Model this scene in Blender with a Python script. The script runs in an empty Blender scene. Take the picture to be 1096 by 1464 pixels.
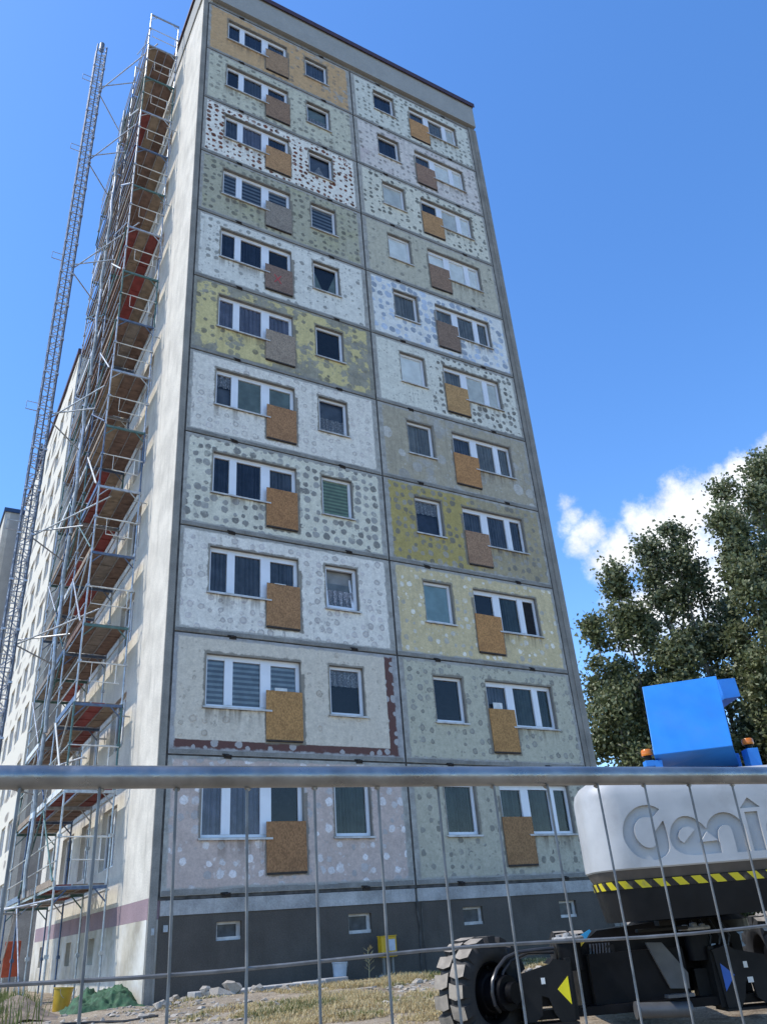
import bpy, bmesh, math, random
from math import sin, cos, pi, radians, sqrt, atan2
from mathutils import Vector, Matrix, noise as mnoise
import os
random.seed(7)
scene = bpy.context.scene
COL = scene.collection

# ------------------------------------------------------------------ helpers
def tag(o, label=None, cat=None, group=None, kind=None):
    if label: o["label"] = label
    if cat: o["category"] = cat
    if group: o["group"] = group
    if kind: o["kind"] = kind
    return o

def empty(name, loc=(0, 0, 0), rz=0.0):
    o = bpy.data.objects.new(name, None)
    o.empty_display_size = 0.3
    COL.objects.link(o)
    o.location = loc
    o.rotation_euler = (0, 0, rz)
    return o

class MB:
    """collects verts / faces with a material index"""
    def __init__(s): s.v = []; s.f = []; s.m = []; s.sm = []
    def face(s, pts, mi=0, smooth=False):
        b = len(s.v); s.v += [tuple(p) for p in pts]
        s.f.append(tuple(range(b, b + len(pts)))); s.m.append(mi); s.sm.append(smooth)
    def box(s, x0, x1, y0, y1, z0, z1, mi=0, M=None):
        P = [(x0,y0,z0),(x1,y0,z0),(x1,y1,z0),(x0,y1,z0),(x0,y0,z1),(x1,y0,z1),(x1,y1,z1),(x0,y1,z1)]
        if M is not None: P = [tuple(M @ Vector(p)) for p in P]
        b = len(s.v); s.v += P
        for q in ((0,3,2,1),(4,5,6,7),(0,1,5,4),(1,2,6,5),(2,3,7,6),(3,0,4,7)):
            s.f.append(tuple(b + i for i in q)); s.m.append(mi); s.sm.append(False)
    def bbox(s, x0, x1, y0, y1, z0, z1, c=0.01, mi=0):
        """box with chamfered edges (convex hull of inset faces)"""
        bm = bmesh.new()
        for a in (x0, x1):
            for b_ in (y0, y1):
                for d in (z0, z1):
                    bm.verts.new((a, b_, d))
        bmesh.ops.convex_hull(bm, input=bm.verts)
        bmesh.ops.dissolve_limit(bm, angle_limit=0.01, verts=bm.verts, edges=bm.edges)
        bmesh.ops.bevel(bm, geom=bm.edges[:], offset=c, segments=2, affect='EDGES', profile=0.5)
        s.from_bm(bm, mi); bm.free()
    def from_bm(s, bm, mi=0, smooth=False):
        b = len(s.v); bm.verts.index_update()
        s.v += [tuple(v.co) for v in bm.verts]
        for f in bm.faces:
            s.f.append(tuple(b + v.index for v in f.verts)); s.m.append(mi); s.sm.append(smooth)
    def tube(s, p, q, r, n=8, mi=0, r2=None, caps=True):
        p = Vector(p); q = Vector(q); d = q - p
        if d.length < 1e-6: return
        d.normalize(); a = d.orthogonal().normalized(); c = d.cross(a)
        r2 = r if r2 is None else r2
        b = len(s.v)
        for k in range(n):
            t = 2*pi*k/n; w = a*cos(t) + c*sin(t)
            s.v.append(tuple(p + w*r)); s.v.append(tuple(q + w*r2))
        for k in range(n):
            k2 = (k+1) % n
            s.f.append((b+2*k, b+2*k2, b+2*k2+1, b+2*k+1)); s.m.append(mi); s.sm.append(True)
        if caps:
            s.f.append(tuple(b+2*k for k in range(n))[::-1]); s.m.append(mi); s.sm.append(False)
            s.f.append(tuple(b+2*k+1 for k in range(n))); s.m.append(mi); s.sm.append(False)
    def path(s, pts, r, n=8, mi=0, rr=None):
        """tube through points, continuous surface"""
        pts = [Vector(p) for p in pts]; b = len(s.v); prev = None
        for i, p in enumerate(pts):
            d = (pts[min(i+1, len(pts)-1)] - pts[max(i-1, 0)]).normalized()
            a = d.orthogonal().normalized() if prev is None else (prev - d*prev.dot(d)).normalized()
            prev = a; c = d.cross(a); rad = r if rr is None else rr[i]
            for k in range(n):
                t = 2*pi*k/n; s.v.append(tuple(p + (a*cos(t)+c*sin(t))*rad))
        for i in range(len(pts)-1):
            for k in range(n):
                k2 = (k+1) % n
                s.f.append((b+i*n+k, b+i*n+k2, b+(i+1)*n+k2, b+(i+1)*n+k)); s.m.append(mi); s.sm.append(True)
        s.f.append(tuple(b+k for k in range(n))[::-1]); s.m.append(mi); s.sm.append(False)
        e = b+(len(pts)-1)*n
        s.f.append(tuple(e+k for k in range(n))); s.m.append(mi); s.sm.append(False)
    def prism(s, poly, axis, a0, a1, mi=0):
        """extrude 2D polygon; axis 'y': poly=(x,z); 'x': poly=(y,z); 'z': poly=(x,y)"""
        def P(u, w, a): return {'y': (u, a, w), 'x': (a, u, w), 'z': (u, w, a)}[axis]
        n = len(poly); b = len(s.v)
        s.v += [P(u, w, a0) for u, w in poly] + [P(u, w, a1) for u, w in poly]
        s.f.append(tuple(range(b, b+n))); s.f.append(tuple(range(b+2*n-1, b+n-1, -1)))
        for k in range(n):
            k2 = (k+1) % n; s.f.append((b+k, b+n+k, b+n+k2, b+k2))
        s.m += [mi]*(n+2); s.sm += [False]*(n+2)
    def lathe(s, prof, c=(0,0,0), n=24, mi=0, M=None, caps=True):
        """profile (r,z) around z through c"""
        b = len(s.v); c = Vector(c)
        for r, z in prof:
            for k in range(n):
                t = 2*pi*k/n; p = Vector((r*cos(t), r*sin(t), z))
                if M is not None: p = M @ p
                s.v.append(tuple(p + c))
        for i in range(len(prof)-1):
            for k in range(n):
                k2 = (k+1) % n
                s.f.append((b+i*n+k, b+i*n+k2, b+(i+1)*n+k2, b+(i+1)*n+k)); s.m.append(mi); s.sm.append(True)
        if caps:
            if prof[0][0] > 1e-4:
                s.f.append(tuple(b+k for k in range(n))[::-1]); s.m.append(mi); s.sm.append(False)
            if prof[-1][0] > 1e-4:
                e = b+(len(prof)-1)*n
                s.f.append(tuple(e+k for k in range(n))); s.m.append(mi); s.sm.append(False)
    def rrloft(s, rings, n=6, mi=0):
        """rings of rounded rectangles: (z,x0,x1,y0,y1,r)"""
        b = len(s.v); N = 4*(n+1)
        for z, x0, x1, y0, y1, r in rings:
            for cx, cy, t0 in ((x1-r, y1-r, 0), (x0+r, y1-r, pi/2), (x0+r, y0+r, pi), (x1-r, y0+r, 1.5*pi)):
                for k in range(n+1):
                    t = t0 + k*pi/2/n; s.v.append((cx+r*cos(t), cy+r*sin(t), z))
        for i in range(len(rings)-1):
            for k in range(N):
                k2 = (k+1) % N
                s.f.append((b+i*N+k, b+i*N+k2, b+(i+1)*N+k2, b+(i+1)*N+k)); s.m.append(mi); s.sm.append(True)
        s.f.append(tuple(b+k for k in range(N))[::-1]); s.m.append(mi); s.sm.append(False)
        e = b+(len(rings)-1)*N
        s.f.append(tuple(e+k for k in range(N))); s.m.append(mi); s.sm.append(False)
    def build(s, name, mats, parent=None, loc=(0,0,0), sharp=35, weld=False):
        me = bpy.data.meshes.new(name)
        me.from_pydata(s.v, [], s.f)
        if not isinstance(mats, (list, tuple)): mats = [mats]
        for m in mats: me.materials.append(m)
        me.polygons.foreach_set('material_index', s.m)
        me.polygons.foreach_set('use_smooth', s.sm)
        if weld:
            bm = bmesh.new(); bm.from_mesh(me)
            bmesh.ops.remove_doubles(bm, verts=bm.verts, dist=1e-5)
            bmesh.ops.recalc_face_normals(bm, faces=bm.faces)
            bm.to_mesh(me); bm.free()
        if any(s.sm): me.set_sharp_from_angle(angle=radians(sharp))
        me.update()
        o = bpy.data.objects.new(name, me); COL.objects.link(o)
        o.location = loc
        if parent is not None: o.parent = parent
        return o

def copy_tree(o, parent=None):
    c = o.copy(); COL.objects.link(c)
    if parent is not None: c.parent = parent
    for ch in list(o.children): copy_tree(ch, c)
    return c

# ------------------------------------------------------------------ node helpers
class NT:
    def __init__(s, tree): s.t = tree; s.n = tree.nodes; s.l = tree.links
    def new(s, typ, **kw):
        nd = s.n.new(typ)
        for k, v in kw.items(): setattr(nd, k, v)
        return nd
    def set(s, sock, v):
        if isinstance(v, bpy.types.NodeSocket): s.l.new(v, sock)
        elif isinstance(v, bpy.types.Node): s.l.new(v.outputs[0], sock)
        elif isinstance(v, (tuple, list)):
            v = tuple(v)
            if sock.type == 'RGBA' and len(v) == 3: v = v + (1,)
            sock.default_value = v
        else: sock.default_value = v
    def math(s, op, a, b=0.0, clamp=False):
        nd = s.new('ShaderNodeMath', operation=op, use_clamp=clamp)
        s.set(nd.inputs[0], a); s.set(nd.inputs[1], b); return nd.outputs[0]
    def vmath(s, op, a, b=(0,0,0)):
        nd = s.new('ShaderNodeVectorMath', operation=op)
        s.set(nd.inputs[0], a); s.set(nd.inputs[1], b)
        return nd.outputs['Value'] if op in ('DOT_PRODUCT', 'LENGTH', 'DISTANCE') else nd.outputs[0]
    def mix(s, fac, a, b, blend='MIX'):
        nd = s.new('ShaderNodeMix', data_type='RGBA', blend_type=blend)
        s.set(nd.inputs[0], fac); s.set(nd.inputs[6], a); s.set(nd.inputs[7], b); return nd.outputs[2]
    def noise(s, vec, scale, detail=4, rough=0.55, out=0):
        nd = s.new('ShaderNodeTexNoise')
        if vec is not None: s.set(nd.inputs['Vector'], vec)
        nd.inputs['Scale'].default_value = scale; nd.inputs['Detail'].default_value = detail
        nd.inputs['Roughness'].default_value = rough
        return nd.outputs[out]
    def ramp(s, v, a, b, lo=0.0, hi=1.0):
        nd = s.new('ShaderNodeMapRange', interpolation_type='SMOOTHSTEP')
        s.set(nd.inputs['Value'], v); s.set(nd.inputs['From Min'], a); s.set(nd.inputs['From Max'], b)
        s.set(nd.inputs['To Min'], lo); s.set(nd.inputs['To Max'], hi); return nd.outputs[0]
    def scale(s, vec, v):
        nd = s.new('ShaderNodeMapping'); s.set(nd.inputs['Vector'], vec)
        nd.inputs['Scale'].default_value = v; return nd.outputs[0]

def newmat(name):
    m = bpy.data.materials.new(name); m.use_nodes = True
    nt = NT(m.node_tree); bs = m.node_tree.nodes['Principled BSDF']
    return m, nt, bs

def simple(name, col, rough=0.6, var=0.15, scale=6.0, metal=0.0, bump=0.0, bscale=60.0, spec=0.4, dirt=None, dirtamt=0.0, coat=0.0):
    m, nt, bs = newmat(name)
    tc = nt.new('ShaderNodeTexCoord').outputs['Object']
    n = nt.noise(tc, scale, 6)
    f = nt.ramp(n, 0.3, 0.7, 1-var, 1+var)
    c = nt.mix(1.0, tuple(col)+(1,), f, 'MULTIPLY')
    if dirt is not None:
        n2 = nt.noise(tc, scale*0.6, 8, 0.7)
        c = nt.mix(nt.ramp(n2, 0.62-dirtamt*0.3, 0.72, 0, dirtamt), c, tuple(dirt)+(1,))
    nt.set(bs.inputs['Base Color'], c)
    nt.set(bs.inputs['Roughness'], nt.ramp(nt.noise(tc, scale*2.3, 4), 0.3, 0.7, max(0.02, rough-0.08), min(1, rough+0.08)))
    bs.inputs['Metallic'].default_value = metal
    bs.inputs['Specular IOR Level'].default_value = spec
    bs.inputs['Coat Weight'].default_value = coat
    if bump > 0:
        b = nt.new('ShaderNodeBump'); b.inputs['Strength'].default_value = bump; b.inputs['Distance'].default_value = 0.01
        nt.set(b.inputs['Height'], nt.noise(tc, bscale, 5)); nt.set(bs.inputs['Normal'], b.outputs[0])
    return m

# ------------------------------------------------------------------ camera
cam_d = bpy.data.cameras.new('camera'); cam = bpy.data.objects.new('camera', cam_d); COL.objects.link(cam)
_yaw, _pit, _rol = 0.5556, 0.4888, -0.0801
fw = Vector((sin(_yaw)*cos(_pit), cos(_yaw)*cos(_pit), sin(_pit)))
r0 = Vector((cos(_yaw), -sin(_yaw), 0)); u0 = r0.cross(fw)
rt = r0*cos(_rol) + u0*sin(_rol); up = -r0*sin(_rol) + u0*cos(_rol)
MW = Matrix(((rt.x, up.x, -fw.x, -4.8873), (rt.y, up.y, -fw.y, -17.4601), (rt.z, up.z, -fw.z, -0.9903), (0, 0, 0, 1)))
cam.matrix_world = MW
cam_d.sensor_fit = 'HORIZONTAL'; cam_d.sensor_width = 36.0; cam_d.lens = 1137.23/1096*36
cam_d.clip_start = 0.05; cam_d.clip_end = 5000
scene.camera = cam

# ------------------------------------------------------------------ light and sky
SUN_EL, SUN_OFF = radians(55), radians(18)
S = Vector((-cos(SUN_EL)*cos(SUN_OFF), cos(SUN_EL)*sin(SUN_OFF), sin(SUN_EL)))
sd = bpy.data.lights.new('sun', 'SUN'); so = bpy.data.objects.new('sun', sd); COL.objects.link(so)
sd.energy = 2.2; sd.angle = radians(0.53); sd.color = (1.0, 0.955, 0.89)
so.rotation_euler = S.to_track_quat('Z', 'Y').to_euler()
so.location = (-40, 20, 60)
w = bpy.data.worlds.new('World'); scene.world = w; w.use_nodes = True
wn = NT(w.node_tree); bg = w.node_tree.nodes['Background']
sky = wn.new('ShaderNodeTexSky', sky_type='NISHITA'); sky.sun_disc = False
sky.sun_elevation = SUN_EL; sky.sun_rotation = atan2(S.x, S.y)
sky.air_density = 1.0; sky.dust_density = 0.3; sky.ozone_density = 3.0; sky.altitude = 0
gen = wn.new('ShaderNodeTexCoord').outputs['Generated']
d0 = wn.vmath('NORMALIZE', gen)
hs = wn.new('ShaderNodeHueSaturation'); hs.inputs['Saturation'].default_value = 1.23; hs.inputs['Hue'].default_value = 0.505; hs.inputs['Value'].default_value = 1.04; hs.inputs['Value'].default_value = 1.0
wn.set(hs.inputs['Color'], sky.outputs[0])
skyc = hs.outputs[0]
# a cumulus bank, by direction
nz = wn.noise(d0, 9.0, 7, 0.62, out=1)
wd = wn.vmath('NORMALIZE', wn.vmath('ADD', d0, wn.vmath('MULTIPLY', wn.vmath('SUBTRACT', nz, (0.5,0.5,0.5)), (0.06,0.06,0.06))))
blobs = [((0.648,0.618,0.448), 0.020, .55), ((0.656,0.622,0.430), 0.026, .6), ((0.676,0.616,0.405), 0.036, .75), ((0.700,0.602,0.383), 0.050, .95),
         ((0.728,0.556,0.402), 0.052, 1), ((0.744,0.528,0.412), 0.056, 1), ((0.764,0.498,0.412), 0.052, 1), ((0.778,0.466,0.424), 0.044, 1),
         ((0.800,0.430,0.420), 0.060, 1), ((0.76,0.56,0.33), 0.075, 1), ((0.725,0.61,0.31), 0.055, 1), ((0.82,0.44,0.36), 0.07, 1), ((0.745,0.54,0.38), 0.06, 1)]
acc = None
for (v, rad, amp) in blobs:
    vv = Vector(v).normalized()
    dist = wn.vmath('DISTANCE', wd, tuple(vv))
    k = wn.ramp(wn.math('DIVIDE', dist, rad*0.9), 1.4, 0.1, 0.0, amp)
    acc = k if acc is None else wn.math('MAXIMUM', acc, k)
fine = wn.noise(d0, 30.0, 8, 0.68)
alpha = wn.ramp(wn.math('ADD', acc, wn.math('MULTIPLY', wn.math('SUBTRACT', fine, 0.5), 1.35)), 0.2, 1.0)
alpha = wn.math('MULTIPLY', alpha, wn.ramp(acc, 0.0, 0.18))
cbr = wn.ramp(wn.noise(d0, 22.0, 6, 0.6), 0.3, 0.7, 3.5, 4.5)
cloudc = wn.mix(1.0, (0.97, 0.985, 1.0, 1), cbr, 'MULTIPLY')
wn.set(bg.inputs['Color'], wn.mix(alpha, skyc, cloudc))
bg.inputs['Strength'].default_value = 0.15
scene.view_settings.view_transform = 'Standard'; scene.view_settings.look = 'None'
scene.view_settings.gamma = 1.0; scene.view_settings.exposure = 1.03
scene.cycles.max_bounces = 8; scene.cycles.transparent_max_bounces = 12

# ------------------------------------------------------------------ common materials
def concrete_mat(name, col, var=0.25, streak=0.35):
    m, nt, bs = newmat(name)
    tc = nt.new('ShaderNodeTexCoord').outputs['Object']
    n1 = nt.noise(tc, 1.3, 7, 0.6); n2 = nt.noise(nt.scale(tc, (5, 5, 0.5)), 1.0, 6, 0.6); n3 = nt.noise(tc, 34, 4)
    c = nt.mix(1.0, tuple(col)+(1,), nt.ramp(n1, 0.25, 0.75, 1-var, 1+var), 'MULTIPLY')
    c = nt.mix(nt.ramp(n2, 0.5, 0.75, 0, streak), c, (col[0]*0.35, col[1]*0.34, col[2]*0.32, 1))
    c = nt.mix(1.0, c, nt.ramp(n3, 0.3, 0.7, 0.88, 1.1), 'MULTIPLY')
    nt.set(bs.inputs['Base Color'], c); bs.inputs['Roughness'].default_value = 0.9; bs.inputs['Specular IOR Level'].default_value = 0.2
    b = nt.new('ShaderNodeBump'); b.inputs['Strength'].default_value = 0.5; b.inputs['Distance'].default_value = 0.008
    nt.set(b.inputs['Height'], n3); nt.set(bs.inputs['Normal'], b.outputs[0])
    return m
M_CONC = concrete_mat('joint_concrete', (0.26, 0.243, 0.21))
M_DARKJ = simple('sealant', (0.075, 0.07, 0.062), 0.9, 0.5, 4)
M_PLINTH = concrete_mat('plinth_plaster', (0.098, 0.086, 0.072), 0.14, 0.15)
M_FASCIA = concrete_mat('fascia_plaster', (0.34, 0.34, 0.315), 0.06, 0.05)
M_CAP = simple('roof_cap_metal', (0.065, 0.03, 0.033), 0.5, 0.2)
M_RENDER = concrete_mat('cream_render', (0.56, 0.525, 0.45), 0.16, 0.32)
M_PURPLE = concrete_mat('purple_render', (0.27, 0.20, 0.215), 0.10, 0.1)
M_PVC = simple('white_pvc', (0.76, 0.78, 0.80), 0.35, 0.05, 2)
M_SILL = simple('sill_sheet', (0.52, 0.51, 0.48), 0.5, 0.2, 5, dirt=(0.22,0.16,0.11), dirtamt=0.5)
M_REVEAL = concrete_mat('reveal_concrete', (0.22, 0.205, 0.18))
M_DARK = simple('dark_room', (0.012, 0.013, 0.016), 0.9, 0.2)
M_STEEL = simple('galvanised_steel', (0.42, 0.44, 0.45), 0.42, 0.2, 9, metal=0.65, dirt=(0.16,0.13,0.11), dirtamt=0.4)
M_GREENST = simple('green_painted_steel', (0.07, 0.15, 0.14), 0.5, 0.25, 9, dirt=(0.2,0.2,0.19), dirtamt=0.5)
M_BLUEST = simple('blue_painted_steel', (0.08, 0.125, 0.21), 0.5, 0.25, 9, dirt=(0.22,0.22,0.21), dirtamt=0.5)
M_WHITEST = simple('white_painted_steel', (0.62, 0.62, 0.58), 0.5, 0.15, 8)
M_BLACK = simple('black_paint', (0.006, 0.006, 0.007), 0.42, 0.3, 5, spec=0.10, dirt=(0.012,0.011,0.010), dirtamt=0.25)

def glass_mat():
    m, nt, bs = newmat('window_glass')
    nt.n.remove(bs); out = nt.n['Material Output']
    tr = nt.new('ShaderNodeBsdfTransparent'); tr.inputs[0].default_value = (0.96, 0.98, 0.98, 1)
    gl = nt.new('ShaderNodeBsdfGlossy'); gl.inputs['Roughness'].default_value = 0.015
    fr = nt.new('ShaderNodeFresnel'); fr.inputs['IOR'].default_value = 1.5
    tc = nt.new('ShaderNodeTexCoord').outputs['Object']
    b = nt.new('ShaderNodeBump'); b.inputs['Strength'].default_value = 0.05; b.inputs['Distance'].default_value = 0.02
    nt.set(b.inputs['Height'], nt.noise(tc, 1.7, 2)); nt.set(gl.inputs['Normal'], b.outputs[0])
    mx = nt.new('ShaderNodeMixShader'); nt.set(mx.inputs[0], fr.outputs[0])
    nt.l.new(tr.outputs[0], mx.inputs[1]); nt.l.new(gl.outputs[0], mx.inputs[2]); nt.l.new(mx.outputs[0], out.inputs['Surface'])
    return m
M_GLASS = glass_mat()

def osb_mat(name, col):
    col = (col[0]*1.32, col[1]*1.30, col[2]*1.28)
    m, nt, bs = newmat(name)
    tc = nt.new('ShaderNodeTexCoord').outputs['Object']
    v = nt.new('ShaderNodeTexVoronoi'); nt.set(v.inputs['Vector'], nt.scale(tc, (1.0, 1.0, 0.55))); v.inputs['Scale'].default_value = 48
    sep = nt.new('ShaderNodeSeparateColor'); nt.set(sep.inputs[0], v.outputs['Color'])
    f = nt.ramp(sep.outputs[0], 0.0, 1.0, 0.74, 1.22)
    n = nt.noise(tc, 2.2, 6, 0.65)
    c = nt.mix(1.0, tuple(col)+(1,), f, 'MULTIPLY')
    c = nt.mix(nt.ramp(n, 0.45, 0.75, 0, 0.45), c, (col[0]*0.55, col[1]*0.52, col[2]*0.55, 1))
    nt.set(bs.inputs['Base Color'], c); bs.inputs['Roughness'].default_value = 0.75; bs.inputs['Specular IOR Level'].default_value = 0.25
    return m

# ------------------------------------------------------------------ facade panel material
PW, PH = 5.985, 2.775
def panel_mat(name, coat, spot=(0.2,0.2,0.19), dens=0.5, srad=0.28, sfac=0.9, wear=0.0, grime=0.25, seed=0.0, mirror=False,
              coat2=None, split=None, edgeband=None, rings=0.0, scale=3.8, tint=None, dmask=0.5, under=(0.37,0.355,0.315), region=None):
    m, nt, bs = newmat(name)
    tc = nt.new('ShaderNodeTexCoord').outputs['Object']
    sx = nt.new('ShaderNodeSeparateXYZ'); nt.set(sx.inputs[0], tc)
    X, Z = sx.outputs[0], sx.outputs[2]
    if mirror: X = nt.math('SUBTRACT', PW, X)
    cb = nt.new('ShaderNodeCombineXYZ'); nt.set(cb.inputs[0], sx.outputs[0]); nt.set(cb.inputs[2], Z); cb.inputs[1].default_value = seed
    P = cb.outputs[0]
    nbig = nt.noise(P, 0.9, 6, 0.6); nmid = nt.noise(P, 4.5, 6, 0.65); nfine = nt.noise(P, 26, 5, 0.6)
    def sdbox(x0, x1, z0, z1):
        a = nt.math('MAXIMUM', nt.math('SUBTRACT', x0, X), nt.math('SUBTRACT', X, x1))
        b = nt.math('MAXIMUM', nt.math('SUBTRACT', z0, Z), nt.math('SUBTRACT', Z, z1))
        return nt.math('MAXIMUM', a, b)
    jit = nt.math('MULTIPLY', nt.math('SUBTRACT', nmid, 0.5), 0.16)
    # base coat
    srad = srad*0.96
    coat = (coat[0]*1.29, coat[1]*1.19, coat[2]*1.0)
    c = tuple(coat)+(1,)
    if coat2 is not None:
        sp = nt.ramp(nt.math('ADD', X, nt.math('MULTIPLY', nt.math('SUBTRACT', nmid, 0.5), 0.9)), split[0], split[1])
        c = nt.mix(sp, c, tuple(coat2)+(1,))
    if tint is not None:
        c = nt.mix(nt.ramp(nbig, 0.48, 0.66, 0, tint[3]), c, tuple(tint[:3])+(1,))
    c = nt.mix(1.0, c, nt.ramp(nmid, 0.3, 0.7, 0.90, 1.06), 'MULTIPLY')
    # dabs of adhesive
    dv = nt.vmath('ADD', P, nt.vmath('MULTIPLY', nt.vmath('SUBTRACT', nt.noise(P, 9.0, 6, 0.65, out=1), (0.5,0.5,0.5)), (0.11, 0, 0.11)))
    vo = nt.new('ShaderNodeTexVoronoi', voronoi_dimensions='2D'); 
    c2 = nt.new('ShaderNodeCombineXYZ'); s2 = nt.new('ShaderNodeSeparateXYZ'); nt.set(s2.inputs[0], dv)
    nt.set(c2.inputs[0], nt.math('ADD', s2.outputs[0], seed*3.7)); nt.set(c2.inputs[1], nt.math('ADD', s2.outputs[2], seed*1.9))
    nt.set(vo.inputs['Vector'], c2.outputs[0]); vo.inputs['Scale'].default_value = scale; vo.inputs['Randomness'].default_value = 0.55
    sc = nt.new('ShaderNodeSeparateColor'); nt.set(sc.inputs[0], vo.outputs['Color'])
    D = vo.outputs['Distance']
    rad = nt.math('ADD', srad, nt.math('MULTIPLY', nt.math('SUBTRACT', sc.outputs[1], 0.5), srad*0.7))
    inside = nt.ramp(nt.math('SUBTRACT', D, rad), 0.035, -0.035)
    pres = nt.math('LESS_THAN', nt.math('ADD', sc.outputs[0], nt.math('MULTIPLY', nt.math('SUBTRACT', nbig, 0.5), -2.0*dmask)), min(0.95, dens*1.3))
    if region is not None:   # dabs sit mostly on one side of the panel
        pres = nt.math('MULTIPLY', pres, nt.math('GREATER_THAN' if region > -2 else 'LESS_THAN', nt.math('ADD', X, nt.math('MULTIPLY', nt.math('SUBTRACT', nbig, 0.5), 3.0)), abs(region) if region < -2 else region))
    mask = nt.math('MULTIPLY', inside, pres)
    if rings > 0:
        core = nt.ramp(nt.math('SUBTRACT', D, nt.math('MULTIPLY', rad, 0.62)), 0.04, -0.04)
        mask = nt.math('MULTIPLY', mask, nt.math('SUBTRACT', 1.0, nt.math('MULTIPLY', core, rings)))
    mask = nt.math('MULTIPLY', mask, nt.ramp(nfine, 0.22, 0.5, 0.45, 1.0))
    spot = (spot[0]*1.06+0.004, spot[1]*1.04+0.004, spot[2]*1.0+0.003)
    mask = nt.math('MULTIPLY', mask, nt.ramp(nt.noise(P, 2.6, 5, 0.6), 0.32, 0.48, 0.45, 1.0))
    scol = nt.mix(1.0, tuple(spot)+(1,), nt.ramp(sc.outputs[2], 0, 1, 0.62, 1.3), 'MULTIPLY')
    c = nt.mix(nt.math('MULTIPLY', mask, sfac), c, scol)
    # small chips where the coat came off, and general mottling
    v2 = nt.new('ShaderNodeTexVoronoi', voronoi_dimensions='2D'); nt.set(v2.inputs['Vector'], c2.outputs[0]); v2.inputs['Scale'].default_value = 9.5
    s2c = nt.new('ShaderNodeSeparateColor'); nt.set(s2c.inputs[0], v2.outputs['Color'])
    chip = nt.math('MULTIPLY', nt.ramp(v2.outputs['Distance'], 0.34, 0.22), nt.math('LESS_THAN', nt.math('ADD', s2c.outputs[0], nt.math('SUBTRACT', 0.5, nbig)), 0.15))
    c = nt.mix(nt.math('MULTIPLY', chip, 0.4), c, scol)
    c = nt.mix(1.0, c, nt.ramp(nt.noise(P, 11, 6, 0.7), 0.3, 0.7, 0.91, 1.07), 'MULTIPLY')
    # worn-off coat, edges towards the joints and round the openings
    und = nt.mix(1.0, tuple(under)+(1,), nt.ramp(nmid, 0.25, 0.75, 0.72, 1.25), 'MULTIPLY')
    if wear > 0:
        wn_ = nt.math('ADD', nt.math('MULTIPLY', nbig, 0.65), nt.math('MULTIPLY', nmid, 0.35))
        c = nt.mix(nt.ramp(wn_, 0.62-wear*0.25, 0.66-wear*0.25, 0, 0.9), c, und)
    if edgeband is not None:
        eb = nt.math('ADD', sdbox(-1.0, PW-0.40, 0.33, PH+1), nt.math('MULTIPLY', jit, 0.35))
        sp_w = nt.mix(nt.math('MULTIPLY', inside, nt.math('LESS_THAN', sc.outputs[0], 0.6)), tuple(edgeband)+(1,), (0.42,0.40,0.38,1))
        c = nt.mix(nt.ramp(eb, -0.012, 0.012), c, sp_w)
    o1 = sdbox(0.76, 3.16, 1.08, 2.36); o2 = sdbox(3.95, 4.93, 1.08, 2.36); o3 = sdbox(2.27, 3.24, 0.34, 2.0)
    od = nt.math('MINIMUM', nt.math('MINIMUM', o1, o2), o3)
    c = nt.mix(nt.ramp(nt.math('ADD', od, jit), 0.055, 0.015, 0, 0.85), c, (0.21, 0.19, 0.155, 1))
    edge = nt.math('ADD', sdbox(0.10, PW-0.16, 0.15, PH-0.07), jit)
    c = nt.mix(nt.ramp(edge, -0.03, 0.02), c, und)
    # soot streaks below sills and general weathering
    st = nt.noise(nt.scale(P, (7, 1, 0.55)), 1.0, 6, 0.6)
    c = nt.mix(nt.ramp(st, 0.5, 0.78, 0, grime), c, (0.15, 0.14, 0.12, 1))
    below = nt.math('MULTIPLY', nt.ramp(nt.math('ABSOLUTE', nt.math('SUBTRACT', X, 1.6)), 0.95, 0.8), nt.math('MULTIPLY', nt.ramp(Z, 0.55, 1.05), nt.math('LESS_THAN', Z, 1.08)))
    c = nt.mix(nt.math('MULTIPLY', nt.math('MULTIPLY', below, nt.ramp(st, 0.42, 0.6)), 0.55), c, (0.13, 0.10, 0.075, 1))
    blot = nt.noise(P, 2.1, 8, 0.72)
    c = nt.mix(nt.ramp(blot, 0.60, 0.70, 0, grime*1.3), c, und)
    c = nt.mix(1.0, c, nt.ramp(nfine, 0.25, 0.75, 0.9, 1.08), 'MULTIPLY')
    nt.set(bs.inputs['Base Color'], c)
    bs.inputs['Roughness'].default_value = 0.9; bs.inputs['Specular IOR Level'].default_value = 0.15
    b = nt.new('ShaderNodeBump'); b.inputs['Strength'].default_value = 0.6; b.inputs['Distance'].default_value = 0.012
    nt.set(b.inputs['Height'], nt.math('ADD', nt.math('MULTIPLY', mask, 0.8), nt.math('MULTIPLY', nfine, 0.5))); nt.set(bs.inputs['Normal'], b.outputs[0])
    return m

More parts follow.
